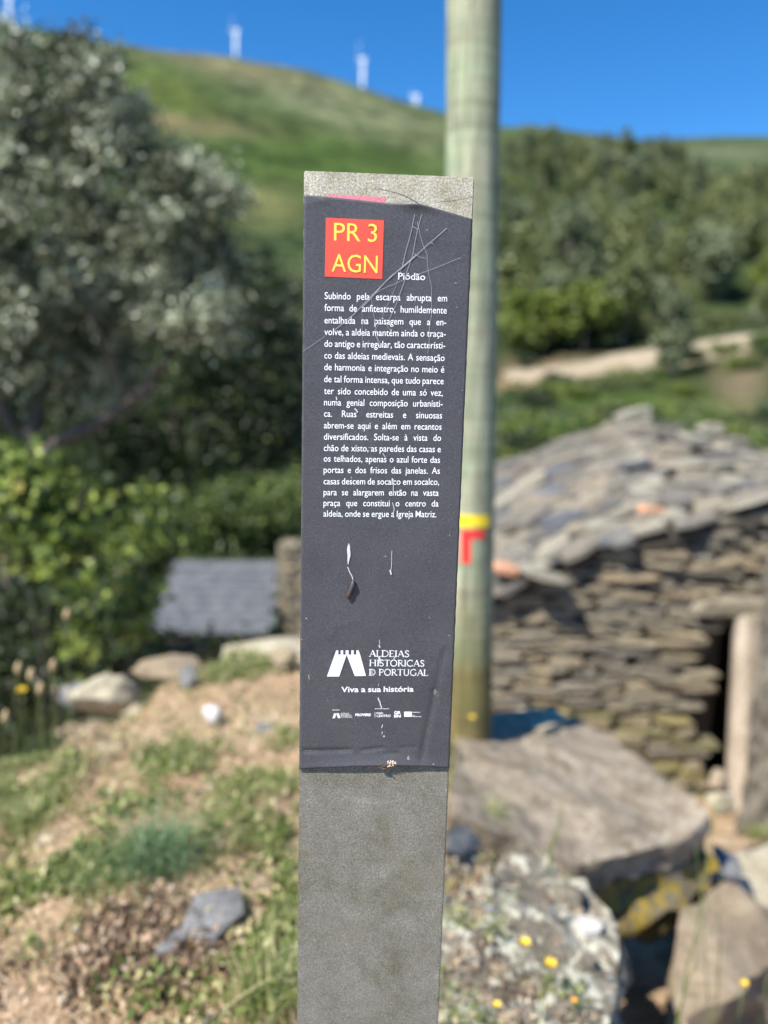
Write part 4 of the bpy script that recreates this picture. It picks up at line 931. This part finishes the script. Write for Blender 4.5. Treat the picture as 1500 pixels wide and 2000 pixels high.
# ------------------------------------------------------------------ the signpost
PX0, PY0, PYAW, PW = -0.003397, 0.863463, 0.046982, 0.18
ZT = CAM_Z + 0.21571
ux = Vector((math.cos(PYAW), math.sin(PYAW), 0)); nf = Vector((math.sin(PYAW), -math.cos(PYAW), 0))   # nf points to the viewer
pz0 = H(PX0, PY0) - .15
P0 = Vector((PX0, PY0, 0))
def uv(px, py):
    d = fwd + RT * ((px - 750) / F) + UP * ((1000 - py) / F); o0 = Vector((0, 0, CAM_Z))
    t_ = (P0 - o0).dot(nf) / d.dot(nf); h_ = o0 + d * t_; return ((h_ - P0).dot(ux), h_.z)
post = empty('information_post', (PX0, PY0, pz0), PYAW)
tag(post, 'grey speckled trail information post with a dark printed panel in white lettering', 'signpost')
def L3(u, z_, o=0.0): return Vector((u, -o, z_ - pz0))       # local: x along the face, -y towards the viewer
# body
m, t, b = newmat('speckled_grey_stone'); v = coords(t, rand=False)
c = ramp(t, nz(t, 17, 10, .78, v, .3), [(.35, (.115, .11, .085)), (.45, (.152, .147, .122)), (.55, (.18, .175, .16)), (.66, (.235, .228, .195))])
c = mixc(t, 1.0, c, ramp(t, nz(t, 520, 3, .75, v, .5), [(.36, (.55, .54, .52)), (.5, (.96, .94, .9)), (.66, (1.6, 1.57, 1.4))]), 'MULTIPLY')
c = mixc(t, ramp(t, nz(t, 190, 5, .8, v, 2.5), [(.56, (0, 0, 0)), (.66, (.5, .5, .5))]), c, (.42, .4, .32))
c = mixc(t, ramp(t, nz(t, 9, 5, .6, v, 1.5), [(.5, (0, 0, 0)), (.75, (.55, .55, .55))]), c, (.165, .15, .105))
sx = t.nodes.new('ShaderNodeSeparateXYZ'); t.links.new(v, sx.inputs[0])
ml = t.nodes.new('ShaderNodeMath'); ml.operation = 'GREATER_THAN'; ml.inputs[1].default_value = ZT - .09 - pz0; t.links.new(sx.outputs['Z'], ml.inputs[0])
c = mixc(t, ml.outputs[0], c, mixc(t, 1.0, c, (2.3, 2.26, 2.2), 'MULTIPLY'))     # the cap above the panel is paler
t.links.new(c, b.inputs['Base Color']); b.inputs['Roughness'].default_value = .85
bump(t, b, nz(t, 420, 6, .75, v), .55, .0012); M['post'] = m
bm = bmesh.new(); hw = PW / 2; dp = .055; zt = ZT - pz0
for x_ in (-hw, hw):
    for y_ in (0, dp):
        for z_ in (0, zt): bm.verts.new((x_, y_, z_))
bmesh.ops.convex_hull(bm, input=bm.verts[:])
bmesh.ops.dissolve_limit(bm, angle_limit=.01, verts=bm.verts[:], edges=bm.edges[:])
bmesh.ops.bevel(bm, geom=bm.edges[:], offset=.0011, segments=2, affect='EDGES')
me = bpy.data.meshes.new('body'); bm.to_mesh(me); bm.free()
link('body', me, M['post'], post)
# panel
topline = [uv(593, 381), uv(640, 385), uv(700, 391), uv(750, 397), uv(790, 399), uv(820, 400), uv(860, 410), uv(925, 429)]
botline = [uv(583, 1501), uv(620, 1497), uv(700, 1493), uv(760, 1492), uv(820, 1493), uv(877, 1498)]
def ip(line, u): return float(np.interp(u, [a[0] for a in line], [a[1] for a in line]))
creases = []
for (xa, ya, xb, yb, hgt, sg) in ((592, 1466, 682, 1464, -.0016, .0022), (708, 1464, 748, 1460, -.0013, .0016), (750, 1471, 778, 1471, -.0013, .0014), (782, 1459, 812, 1458, -.001, .0014),
        (868, 1270, 850, 1350, -.0010, .004), (850, 1350, 822, 1485, -.0014, .0035), (655, 1222, 700, 1212, .0004, .002), (655, 1222, 645, 1245, .0004, .002), (596, 400, 640, 392, .0004, .003), (790, 1200, 880, 1380, .0004, .012), (700, 430, 900, 470, .0006, .012)):
    a_, b_ = uv(xa, ya), uv(xb, yb); creases.append((a_, b_, hgt, sg))
def pw(u, z_):
    w_ = .0014
    for (a_, b_, hgt, sg) in creases:
        dx, dz = b_[0] - a_[0], b_[1] - a_[1]; L2 = dx * dx + dz * dz; t_ = ((u - a_[0]) * dx + (z_ - a_[1]) * dz) / L2; tc_ = min(1, max(0, t_))
        dd = math.hypot(u - a_[0] - dx * tc_, z_ - a_[1] - dz * tc_); w_ += hgt * math.exp(-(dd / sg) ** 2)
    zb_ = ip(botline, u); k = max(0, 1 - (z_ - zb_) / .022); w_ += .0042 * k * k * (1 - (u / .1) ** 2 * .8)
    zt_ = ip(topline, u); k2 = max(0, 1 - (zt_ - z_) / .012); w_ += .0032 * k2 * k2 * math.exp(-((u - uv(812, 400)[0]) / .018) ** 2)
    w_ += .00025 * mnoise.noise(Vector((u * 30, z_ * 22, 3)))
    return w_
NU, NV = 70, 300; V = []
for j in range(NV + 1):
    s = j / NV; s = .5 - .5 * math.cos(math.pi * s) if False else s
    for i in range(NU + 1):
        u = -hw + .0002 + (PW - .0004) * i / NU; zt_, zb_ = ip(topline, u), ip(botline, u)
        if i in (0, NU): u += .0005 * mnoise.noise(Vector((s * 60, i, 0)))
        z_ = zt_ * (1 - s) + zb_ * s; V.append(L3(u, z_, pw(u, z_)))
Fs = [(j * (NU + 1) + i, (j + 1) * (NU + 1) + i, (j + 1) * (NU + 1) + i + 1, j * (NU + 1) + i + 1) for j in range(NV) for i in range(NU)]
m, t, b = newmat('charcoal_vinyl'); v = coords(t, rand=False)
c = ramp(t, nz(t, 900, 2, .6, v), [(.3, (.042, .042, .049)), (.6, (.078, .078, .088)), (.75, (.13, .13, .14))])
c = mixc(t, 1.0, c, ramp(t, nz(t, 12, 4, .6, v), [(.3, (.85, .85, .88)), (.7, (1.12, 1.12, 1.1))]), 'MULTIPLY')
c = mixc(t, ramp(t, nz(t, 160, 2, .5, v), [(.755, (0, 0, 0)), (.78, (.6, .6, .6))]), c, (.4, .4, .4))
t.links.new(c, b.inputs['Base Color']); b.inputs['Roughness'].default_value = .5; b.inputs['Specular IOR Level'].default_value = .35
mx_ = t.nodes.new('ShaderNodeMath'); mx_.operation = 'ADD'; t.links.new(nz(t, 1400, 2, .6, v), mx_.inputs[0]); wv = t.nodes.new('ShaderNodeTexWave'); wv.inputs['Scale'].default_value = 320; wv.inputs['Distortion'].default_value = 3; wv.inputs['Detail'].default_value = 2
t.links.new(v, wv.inputs['Vector']); ms = t.nodes.new('ShaderNodeMath'); ms.operation = 'MULTIPLY'; ms.inputs[1].default_value = .3; t.links.new(wv.outputs['Fac'], ms.inputs[0]); t.links.new(ms.outputs[0], mx_.inputs[1])
bump(t, b, mx_.outputs[0], .35, .0004); M['panel'] = m
M['panel_edge'] = plain('panel_edge', (.3, .3, .32), .6)
pme = mesh_py('panel', V, Fs, True); pme.materials.append(M['panel']); pme.materials.append(M['panel_edge'])
panel = link('panel', pme, None, post)
so = panel.modifiers.new('solid', 'SOLIDIFY'); so.thickness = .0009; so.offset = -1; so.material_offset_rim = 1

def on_panel(name, V2, Fs, mat, off=.0003, parent=panel):
    """2D outline points (u, z) laid on the panel's own relief"""
    V = [L3(u, z_, pw(u, z_) + off) for u, z_ in V2]
    return link(name, mesh_py(name, V, Fs), mat, parent)
def poly_px(name, pts, mat, off=.0003, parent=panel):
    bm = bmesh.new(); vs = [bm.verts.new((*uv(*p), 0)) for p in pts]; bm.faces.new(vs); bmesh.ops.triangulate(bm, faces=bm.faces[:])
    bm.verts.index_update(); V2 = [(v_.co.x, v_.co.y) for v_ in bm.verts]; Fs = [[v_.index for v_ in f_.verts] for f_ in bm.faces]; bm.free()
    V = [L3(u, z_, pw(u, z_) + off) for u, z_ in V2]; me = mesh_py(name, V, Fs)
    for p in me.polygons:
        pass
    return link(name, me, mat, parent)

def printmat(name, col, worn=.5):
    m, t, b = newmat(name); v = coords(t, rand=False)
    c = ramp(t, nz(t, 700, 3, .7, v), [(.28, tuple(x * (1 - .35 * worn) for x in col)), (.5, col)])
    t.links.new(c, b.inputs['Base Color']); b.inputs['Roughness'].default_value = .6; return m
M['ink_white'] = printmat('white_print', (.84, .86, .88), .4); M['ink_red'] = printmat('red_print', (.72, .075, .045), .4); M['ink_yellow'] = printmat('yellow_print', (.85, .68, .09), .4)
M['scratch'] = printmat('scratch_grey', (.34, .35, .36), .5); M['scratch_lt'] = printmat('scratch_pale', (.6, .6, .6), .5); M['pink'] = plain('faded_pink', (.62, .2, .24), .8, .3, 500)

# lettering with Blender's own built-in font
_cache = {}
def word(txt, shear=0.0, bold=0.0):
    key = (txt, shear, bold)
    if key in _cache: return _cache[key]
    cu = bpy.data.curves.new('t', 'FONT'); cu.body = txt; cu.size = 1; cu.resolution_u = 3; cu.offset = bold; cu.fill_mode = 'FRONT'
    ob = bpy.data.objects.new('t', cu); C.objects.link(ob); dg = bpy.context.evaluated_depsgraph_get()
    me = bpy.data.meshes.new_from_object(ob.evaluated_get(dg)); V = [(v_.co.x, v_.co.y) for v_ in me.vertices]; Fs = [list(p.vertices) for p in me.polygons]
    bpy.data.objects.remove(ob); bpy.data.curves.remove(cu); bpy.data.meshes.remove(me)
    xs = [a for a, _ in V]; r_ = (V, Fs, min(xs), max(xs)); _cache[key] = r_; return r_
hV = word('H')[0]; CAPH = max(y for _, y in hV)
def textline(name, words, p_l, p_r, cap, mat, justify=True, sx=None, gap=.24, bold=0.0, off=.0004):
    """words set from the left pixel point to the right one on the panel; cap = cap height in metres"""
    (u0, z0), (u1, z1) = uv(*p_l), uv(*p_r); s = cap / CAPH; ws = [word(w_, 0, bold) for w_ in words]; tot = sum(w_[3] - w_[2] for w_ in ws) * s; W = u1 - u0; n = len(ws)
    if sx is None:
        sx = W / (tot + (n - 1) * gap * s); g_ = gap * s * sx
    else:
        g_ = (W - tot * sx) / max(1, n - 1)
    V2, Fs, x = [], [], u0
    for (V, F_, a_, b_) in ws:
        base = len(V2)
        for (vx, vy) in V:
            uu = x + (vx - a_) * s * sx; V2.append((uu, z0 + (z1 - z0) * (uu - u0) / W + vy * s))
        Fs += [[base + q for q in f_] for f_ in F_]; x += (b_ - a_) * s * sx + g_
    return on_panel(name, V2, Fs, mat, off)

LINES = ["Subindo pela escarpa abrupta em", "forma de anfiteatro, humildemente", "entalhada na paisagem que a en-", "volve, a aldeia mantém ainda o traça-", "do antigo e irregular, tão característi-",
 "co das aldeias medievais. A sensação", "de harmonia e integração no meio é", "de tal forma intensa, que tudo parece", "ter sido concebido de uma só vez,", "numa genial composição urbanísti-", "ca. Ruas estreitas e sinuosas", "abrem-se aqui e além em recantos",
 "diversificados. Solta-se à vista do", "chão de xisto, as paredes das casas e", "os telhados, apenas o azul forte das", "portas e dos frisos das janelas. As", "casas descem de socalco em socalco,", "para se alargarem então na vasta", "praça que constitui o centro da", "aldeia, onde se ergue a Igreja Matriz."]
YL = [584.4, 607.4, 631.8, 654.5, 677.4, 700.3, 723, 746.3, 769.6, 791.7, 813.7, 836.5, 858.5, 880.6, 901.2, 923.2, 945.5, 966.8, 987.7, 1008.5]
YR = [589.2, 612.8, 635.8, 658.4, 681, 705.4, 728, 750.5, 773.3, 794.6, 817.4, 839.4, 861, 883, 903.9, 925.2, 946.7, 968, 988.9, 1009.7]
XR = [872.8, 872, 871, 870, 869, 867.8, 867.2, 866, 864.2, 864, 863, 862, 861, 860.4, 859, 858.6, 857.2, 856.2, 856, 852]
cap = 13.3 / 1850
widths = [sum(word(w_)[3] - word(w_)[2] for w_ in l.split()) for l in LINES]
sxs = []
for i, l in enumerate(LINES):
    W = uv(XR[i], YR[i])[0] - uv(634 - i * .12, YL[i])[0]; n = len(l.split()); sxs.append(W / ((widths[i] + (n - 1) * .3) * cap / CAPH))
SX = sorted(sxs)[0]
print('text squeeze', SX, sxs)
for i, l in enumerate(LINES):
    textline('text_line', l.split(), (634 - i * .12, YL[i]), (XR[i], YR[i]), cap, M['ink_white'], sx=min(SX, 1.0), bold=.004)
poly_px('red_square', [(636.4, 425.8), (749.9, 431.1), (746.6, 545.6), (634.5, 540.6)], M['ink_red'], .0004)
textline('text_line', ['PR', '3'], (652.3, 470.3), (736, 473.2), 33.2 / 1850, M['ink_yellow'], gap=.3, off=.0008, bold=-.002)
textline('text_line', ['AGN'], (648, 530.6), (737, 534.4), 33.5 / 1850, M['ink_yellow'], off=.0008, bold=-.002)
textline('text_line', ['Piódão'], (777.5, 546.2), (830, 547.6), 13 / 1850, M['ink_white'], bold=.006)
# emblem and logo lettering
def c2(x, y): return (570 + x / 4.412, 1180 + y / 4.412)
def emblem(x0, y0, k, name='emblem'):
    quads = [[(370, 430), (472, 430), (408, 618), (303, 618)], [(472, 430), (588, 430), (638, 612), (543, 615)], [(383, 393), (400, 393), (400, 430), (370, 430)], [(422, 393), (442, 393), (442, 430), (422, 430)],
             [(464, 393), (489, 393), (489, 430), (464, 430)], [(513, 393), (533, 393), (533, 430), (513, 430)], [(556, 393), (575, 393), (588, 430), (556, 430)]]
    V2, Fs = [], []
    for q in quads:
        Fs.append(tuple(range(len(V2), len(V2) + 4))); V2 += [uv(*c2(x0 + (x - 303) * k, y0 + (y - 393) * k)) for x, y in q]
    on_panel(name, V2, Fs, M['ink_white'], .0006)
emblem(303, 393, 1.0)
# serif capitals drawn as strokes: thick, thin and serifs
T, N = .115, .055
SER = {
 'A': (.74, [([(.08, 0), (.37, 1)], N), ([(.37, 1), (.66, 0)], T), ([(.18, .36), (.55, .36)], N), ([(0, .015), (.18, .015)], N * .7), ([(.55, .015), (.76, .015)], N * .7)]),
 'L': (.56, [([(.12, 0), (.12, 1)], T), ([(0, .985), (.25, .985)], N * .7), ([(0, .02), (.5, .02), (.54, .2)], N)]),
 'D': (.78, [([(.12, 0), (.12, 1)], T), ([(0, .98), (.3, .98), (.52, .92), (.66, .74), (.7, .5), (.66, .26), (.52, .08), (.3, .02), (0, .02)], N * 1.3)]),
 'E': (.58, [([(.12, 0), (.12, 1)], T), ([(0, .98), (.5, .98), (.52, .84)], N), ([(.12, .52), (.42, .52)], N), ([(0, .02), (.5, .02), (.55, .18)], N)]),
 'I': (.3, [([(.15, 0), (.15, 1)], T), ([(.02, .985), (.28, .985)], N * .7), ([(.02, .015), (.28, .015)], N * .7)]),
 'S': (.52, [([(.44, .84), (.36, .96), (.22, .99), (.1, .9), (.08, .74), (.18, .6), (.34, .46), (.44, .32), (.42, .12), (.28, .01), (.12, .04), (.05, .2)], T * .8)]),
 'H': (.84, [([(.14, 0), (.14, 1)], T), ([(.68, 0), (.68, 1)], T), ([(.14, .52), (.68, .52)], N), ([(.02, .985), (.26, .985)], N * .7), ([(.56, .985), (.8, .985)], N * .7), ([(.02, .015), (.26, .015)], N * .7), ([(.56, .015), (.8, .015)], N * .7)]),
 'T': (.66, [([(.33, 0), (.33, 1)], T), ([(.03, .84), (.05, .97), (.61, .97), (.63, .84)], N), ([(.2, .015), (.46, .015)], N * .7)]),
 'O': (.84, [([(.4 + .34 * math.cos(a), .5 + .5 * math.sin(a)) for a in [i * math.pi / 10 for i in range(21)]], T * .85)]),
 'R': (.68, [([(.12, 0), (.12, 1)], T), ([(0, .98), (.3, .98), (.46, .9), (.48, .7), (.4, .54), (.14, .5)], N * 1.3), ([(.32, .5), (.52, .12), (.7, .01)], T * .85), ([(.02, .015), (.24, .015)], N * .7)]),
 'C': (.74, [([(.68, .82), (.55, .96), (.38, .99), (.18, .88), (.07, .62), (.07, .38), (.18, .12), (.38, .01), (.56, .04), (.7, .2)], T * .8)]),
 'P': (.6, [([(.12, 0), (.12, 1)], T), ([(0, .98), (.3, .98), (.48, .9), (.52, .7), (.44, .52), (.2, .46)], N * 1.3), ([(.02, .015), (.26, .015)], N * .7)]),
 'U': (.78, [([(.14, 1), (.14, .3), (.24, .06), (.4, .0), (.56, .08), (.62, .3), (.62, 1)], T * .8), ([(.02, .985), (.26, .985)], N * .7), ([(.52, .985), (.72, .985)], N * .7)]),
 'G': (.82, [([(.68, .84), (.55, .96), (.38, .99), (.18, .88), (.07, .62), (.07, .38), (.18, .12), (.38, .01), (.56, .03), (.68, .12), (.68, .42)], T * .8), ([(.54, .42), (.8, .42)], N * .7)]),
}
def ribbon(pts, wd, V2, Fs):
    n = len(pts); b0 = len(V2)
    for i in range(n):
        a_ = pts[max(0, i - 1)]; b_ = pts[min(n - 1, i + 1)]; dx, dz = b_[0] - a_[0], b_[1] - a_[1]; L = math.hypot(dx, dz) or 1; w_ = (wd[i] if isinstance(wd, (list, tuple)) else wd) / 2
        V2 += [(pts[i][0] - dz / L * w_, pts[i][1] + dx / L * w_), (pts[i][0] + dz / L * w_, pts[i][1] - dx / L * w_)]
    for i in range(n - 1): Fs.append((b0 + 2 * i, b0 + 2 * i + 1, b0 + 2 * i + 3, b0 + 2 * i + 2))
def serif_line(txt, xl_, xr_, yb, capx, name='text_line', weight=1.0):
    (u0, z0), (u1, z1) = uv(xl_, yb), uv(xr_, yb); capm = capx / 1630.0; tot = sum(SER[ch][0] if ch in SER else .3 for ch in txt); k = (u1 - u0) / tot; V2, Fs = [], []; x = u0
    for ch in txt:
        if ch == ' ': x += .3 * k; continue
        for pts, wd in SER[ch][1]: ribbon([(x + a_ * k, z0 + b_ * capm) for a_, b_ in pts], wd * (k + capm) / 2 * weight, V2, Fs)
        x += SER[ch][0] * k
    return V2, Fs, k, capm
def serif(txt, x0, x1, yb, capx, accent=None, weight=1.0):
    V2, Fs, k, cm = serif_line(txt, x0, x1, yb, capx, weight=weight)
    if accent: ribbon([uv(*accent[0]), uv(*accent[1])], .0006 * weight, V2, Fs)
    on_panel('text_line', V2, Fs, M['ink_white'], .0005)
def X2(x): return 570 + x / 4.412
def Y2(y): return 1180 + y / 4.412
serif('ALDEIAS', X2(665), X2(1012), Y2(447), 12.6, weight=1.15)
serif('HISTORICAS', X2(665), X2(1142), Y2(528), 12.6, ((X2(877), Y2(466)), (X2(892), Y2(446))), weight=1.15)
serif('D', X2(664), X2(722), Y2(608), 12.6, weight=1.15)
serif('E', X2(684), X2(706), Y2(597), 7.5)
serif('PORTUGAL', X2(748), X2(1174), Y2(608), 12.6, weight=1.15)
textline('text_line', ['Viva', 'a', 'sua', 'história'], (X2(426), Y2(753)), (X2(1048), Y2(748)), 10.6 / 1630, M['ink_white'], gap=.26, bold=.018)
# small logos along the bottom
emblem(350, 932, .2)
serif('ALDEIAS', X2(418), X2(494), Y2(942), 2.6, weight=1.5); serif('HISTORICAS', X2(418), X2(514), Y2(957), 2.6, weight=1.5); serif('DE PORTUGAL', X2(418), X2(522), Y2(972), 2.6, weight=1.5)
textline('text_line', ['PROVERE'], (X2(547), Y2(958)), (X2(680), Y2(958)), 4.7 / 1630, M['ink_white'], bold=.05)
textline('text_line', ['mais'], (X2(728), Y2(938)), (X2(785), Y2(938)), 3.4 / 1630, M['ink_white'], bold=.03)
textline('text_line', ['CENTRO'], (X2(730), Y2(967)), (X2(850), Y2(967)), 4.7 / 1630, M['ink_white'], bold=.02)
textline('text_line', ['QR'], (X2(880), Y2(940)), (X2(938), Y2(940)), 5.2 / 1630, M['ink_white'], bold=.05)
textline('text_line', ['EN'], (X2(880), Y2(970)), (X2(938), Y2(970)), 5.2 / 1630, M['ink_white'], bold=.05)
poly_px('flag_patch', [(X2(967), Y2(921)), (X2(1033), Y2(921)), (X2(1033), Y2(965)), (X2(967), Y2(965))], M['ink_white'], .0005)
V2, Fs = [], []
for x0_, x1_, yy in ((1038, 1104, 926), (1038, 1060, 955), (1038, 1116, 964), (350, 412, 906), (716, 838, 896)):
    x = x0_
    while x < x1_:
        l_ = random.uniform(3, 9); ribbon([uv(X2(x), Y2(yy)), uv(X2(min(x1_, x + l_)), Y2(yy))], .0008, V2, Fs); x += l_ + 2.5
ribbon([uv(X2(716), Y2(925)), uv(X2(716), Y2(970))], .0005, V2, Fs)
on_panel('fine_print', V2, Fs, M['ink_white'], .0005)
# pink strip left above the panel, crack in the stone
V, Fs = [], []
for i in range(9):
    s = i / 8; a_, b_ = uv(640 + 112 * s, 379.5 + 5.5 * s), uv(640 + 112 * s, 388 + 12 * s); V += [L3(a_[0], a_[1], .0003), L3(b_[0], b_[1], .0003)]
Fs = [(2 * i, 2 * i + 1, 2 * i + 3, 2 * i + 2) for i in range(8)]
link('pink_strip', mesh_py('pink_strip', V, Fs), M['pink'], post)
V2, Fs = [], []
ribbon([uv(*p) for p in ((725, 368), (745, 370), (770, 376), (788, 381), (806, 391), (822, 400), (850, 408))], [.0001, .00035, .0004, .0005, .0006, .0007, .0003], V2, Fs)
ribbon([uv(*p) for p in ((850, 395), (885, 392), (926, 384))], .00025, V2, Fs)
link('crack', mesh_py('crack', [L3(u, z_, .0002) for u, z_ in V2], Fs), M['void'], post)
# scratches
def c1_(x, y): return uv(570 + x / 3.947, 310 + y / 3.947)
def jit(pts, n=4, a=.0003):
    out = []
    for p, q in zip(pts, pts[1:]):
        for i in range(n): t_ = i / n; out.append((p[0] * (1 - t_) + q[0] * t_ + random.uniform(-a, a), p[1] * (1 - t_) + q[1] * t_ + random.uniform(-a, a)))
    return out + [pts[-1]]
V2, Fs = [], []
for pts, wd in (([(92, 1480), (255, 1370)], .35), ([(330, 1320), (480, 1200), (620, 1050), (760, 910), (900, 800), (1030, 680), (1190, 540)], .6), ([(960, 740), (850, 835), (720, 950), (620, 1065), (540, 1150)], .6), ([(620, 1055), (690, 1010), (850, 940), (1060, 860), (1300, 765)], .35),
                ([(945, 430), (920, 560), (880, 700), (850, 830)], .5), ([(850, 830), (790, 1010), (690, 1230), (640, 1330)], .25), ([(1000, 430), (965, 560), (925, 760), (900, 830), (860, 970), (800, 1130), (750, 1240)], .45),
                ([(965, 490), (1000, 640), (1040, 740), (1050, 880), (1075, 1000), (1078, 1180), (1060, 1300), (1055, 1440), (1045, 1500)], .4), ([(940, 730), (980, 760), (1030, 770)], .35), ([(925, 525), (965, 545)], .5), ([(610, 1060), (630, 1200), (660, 1400), (680, 1460)], .35), ([(540, 1170), (545, 1400)], .22), ([(730, 1280), (775, 1350)], .4), ([(640, 1360), (680, 1420)], .5), ([(1065, 650), (1085, 655)], .6), ([(1255, 960), (1268, 962)], .8), ([(1268, 1150), (1272, 1140)], .6), ([(590, 1400), (560, 1480)], .3)):
    ribbon(jit([c1_(*p) for p in pts], 3, .0002), wd / 1000, V2, Fs)
on_panel('scratches', V2, Fs, M['scratch'], .0009)
def c3_(x, y): return uv(570 + x / 4.082, 690 + y / 4.082)
V2, Fs = [], []
ribbon(jit([c3_(*p) for p in ((455, 1512), (453, 1560), (455, 1610), (448, 1680))], 2, .0002), [.0002, .003, .0036, .0038, .0034, .0022, .0006][:7], V2, Fs)
for pts, wd in (([(445, 1700), (462, 1740), (478, 1770), (488, 1800)], 1.0), ([(797, 1570), (795, 1680), (788, 1740)], .5), ([(782, 1725), (792, 1760)], 1.6), ([(808, 1000), (808, 1060), (806, 1105)], .7), ([(800, 1185), (815, 1230), (808, 1290)], .7), ([(500, 440), (512, 450), (525, 472)], 1.3), ([(352, 345), (360, 372)], 1.2), ([(725, 795), (745, 830)], .6), ([(610, 750), (640, 752)], .4)):
    ribbon(jit([c3_(*p) for p in pts], 3, .0002), wd / 1000, V2, Fs)
def c2u(x, y): return uv(*c2(x, y))
for pts, wd in (([(755, 300), (757, 340)], .5), ([(752, 345), (758, 370)], 1.4), ([(738, 400), (742, 450)], .7), ([(750, 450), (760, 480), (765, 505)], 2.4), ([(748, 680), (746, 700)], .5), ([(745, 800), (760, 850), (775, 895)], 1.3), ([(780, 1030), (775, 1060)], .9), ([(778, 1090), (776, 1115)], .6), ([(790, 1128), (800, 1132)], 1.6), ([(120, 115), (130, 120)], .9), ([(145, 600), (150, 640)], .5)):
    ribbon(jit([c2u(*p) for p in pts], 3, .0003), wd / 1000, V2, Fs)
on_panel('scratches', V2, Fs, M['scratch_lt'], .0009)
# torn curled flake at the end of the deep scratch
M['flake'] = plain('dark_curled_vinyl', (.06, .045, .045), .6, .4, 300)
ctr = [c3_(490, 1800), c3_(485, 1840), c3_(470, 1880), c3_(460, 1915), c3_(448, 1948)]
path = [(L3(u, z_, pw(u, z_) + .0022), r_) for (u, z_), r_ in zip(ctr, (.0008, .0028, .0024, .0026, .0012))]
link('torn_flake', tube_mesh('torn_flake', [path], 7, .3), M['flake'], panel)
# insect nest on the panel's lower edge
cu_, cz_ = uv(757, 1490); cp = Vector((PX0, PY0, 0)) + ux * cu_ + nf * .0045 + Vector((0, 0, cz_))
nest = empty('insect_nest', cp); tag(nest, 'tiny brown and cream insect nest stuck to the lower edge of the dark panel', 'insect nest')
M['nest_d'] = plain('brown_crumbs', (.13, .08, .045), .9, .5, 500); M['nest_l'] = plain('cream_crumbs', (.6, .48, .38), .9, .3, 500)
random.seed(3)
for nm, k0, offs, mt in (('brown_crumbs', 70, (-.0045, -.0028), 'nest_d'), ('cream_crumbs', 60, (.0035, .0022), 'nest_l')):
    V, Fs = [], []
    for k in range(k0):
        s = random.gauss(0, 1); p = Vector((offs[0] + random.gauss(0, .0028), 0, offs[1] + random.gauss(0, .0018))); q = ux * p.x + nf * random.uniform(-.003, .003) + Vector((0, 0, p.z)); b0 = len(V); r_ = random.uniform(.0005, .0015)
        for d in ((1, 0, 0), (-1, 0, 0), (0, 1, 0), (0, -1, 0), (0, 0, 1), (0, 0, -1)): V.append(q + Vector(d) * r_ * random.uniform(.5, 1.3))
        Fs += [(b0 + a_, b0 + b_, b0 + c_) for a_, b_, c_ in ((0, 2, 4), (2, 1, 4), (1, 3, 4), (3, 0, 4), (2, 0, 5), (1, 2, 5), (3, 1, 5), (0, 3, 5))]
    link(nm, mesh_py(nm, V, Fs), M[mt], nest)
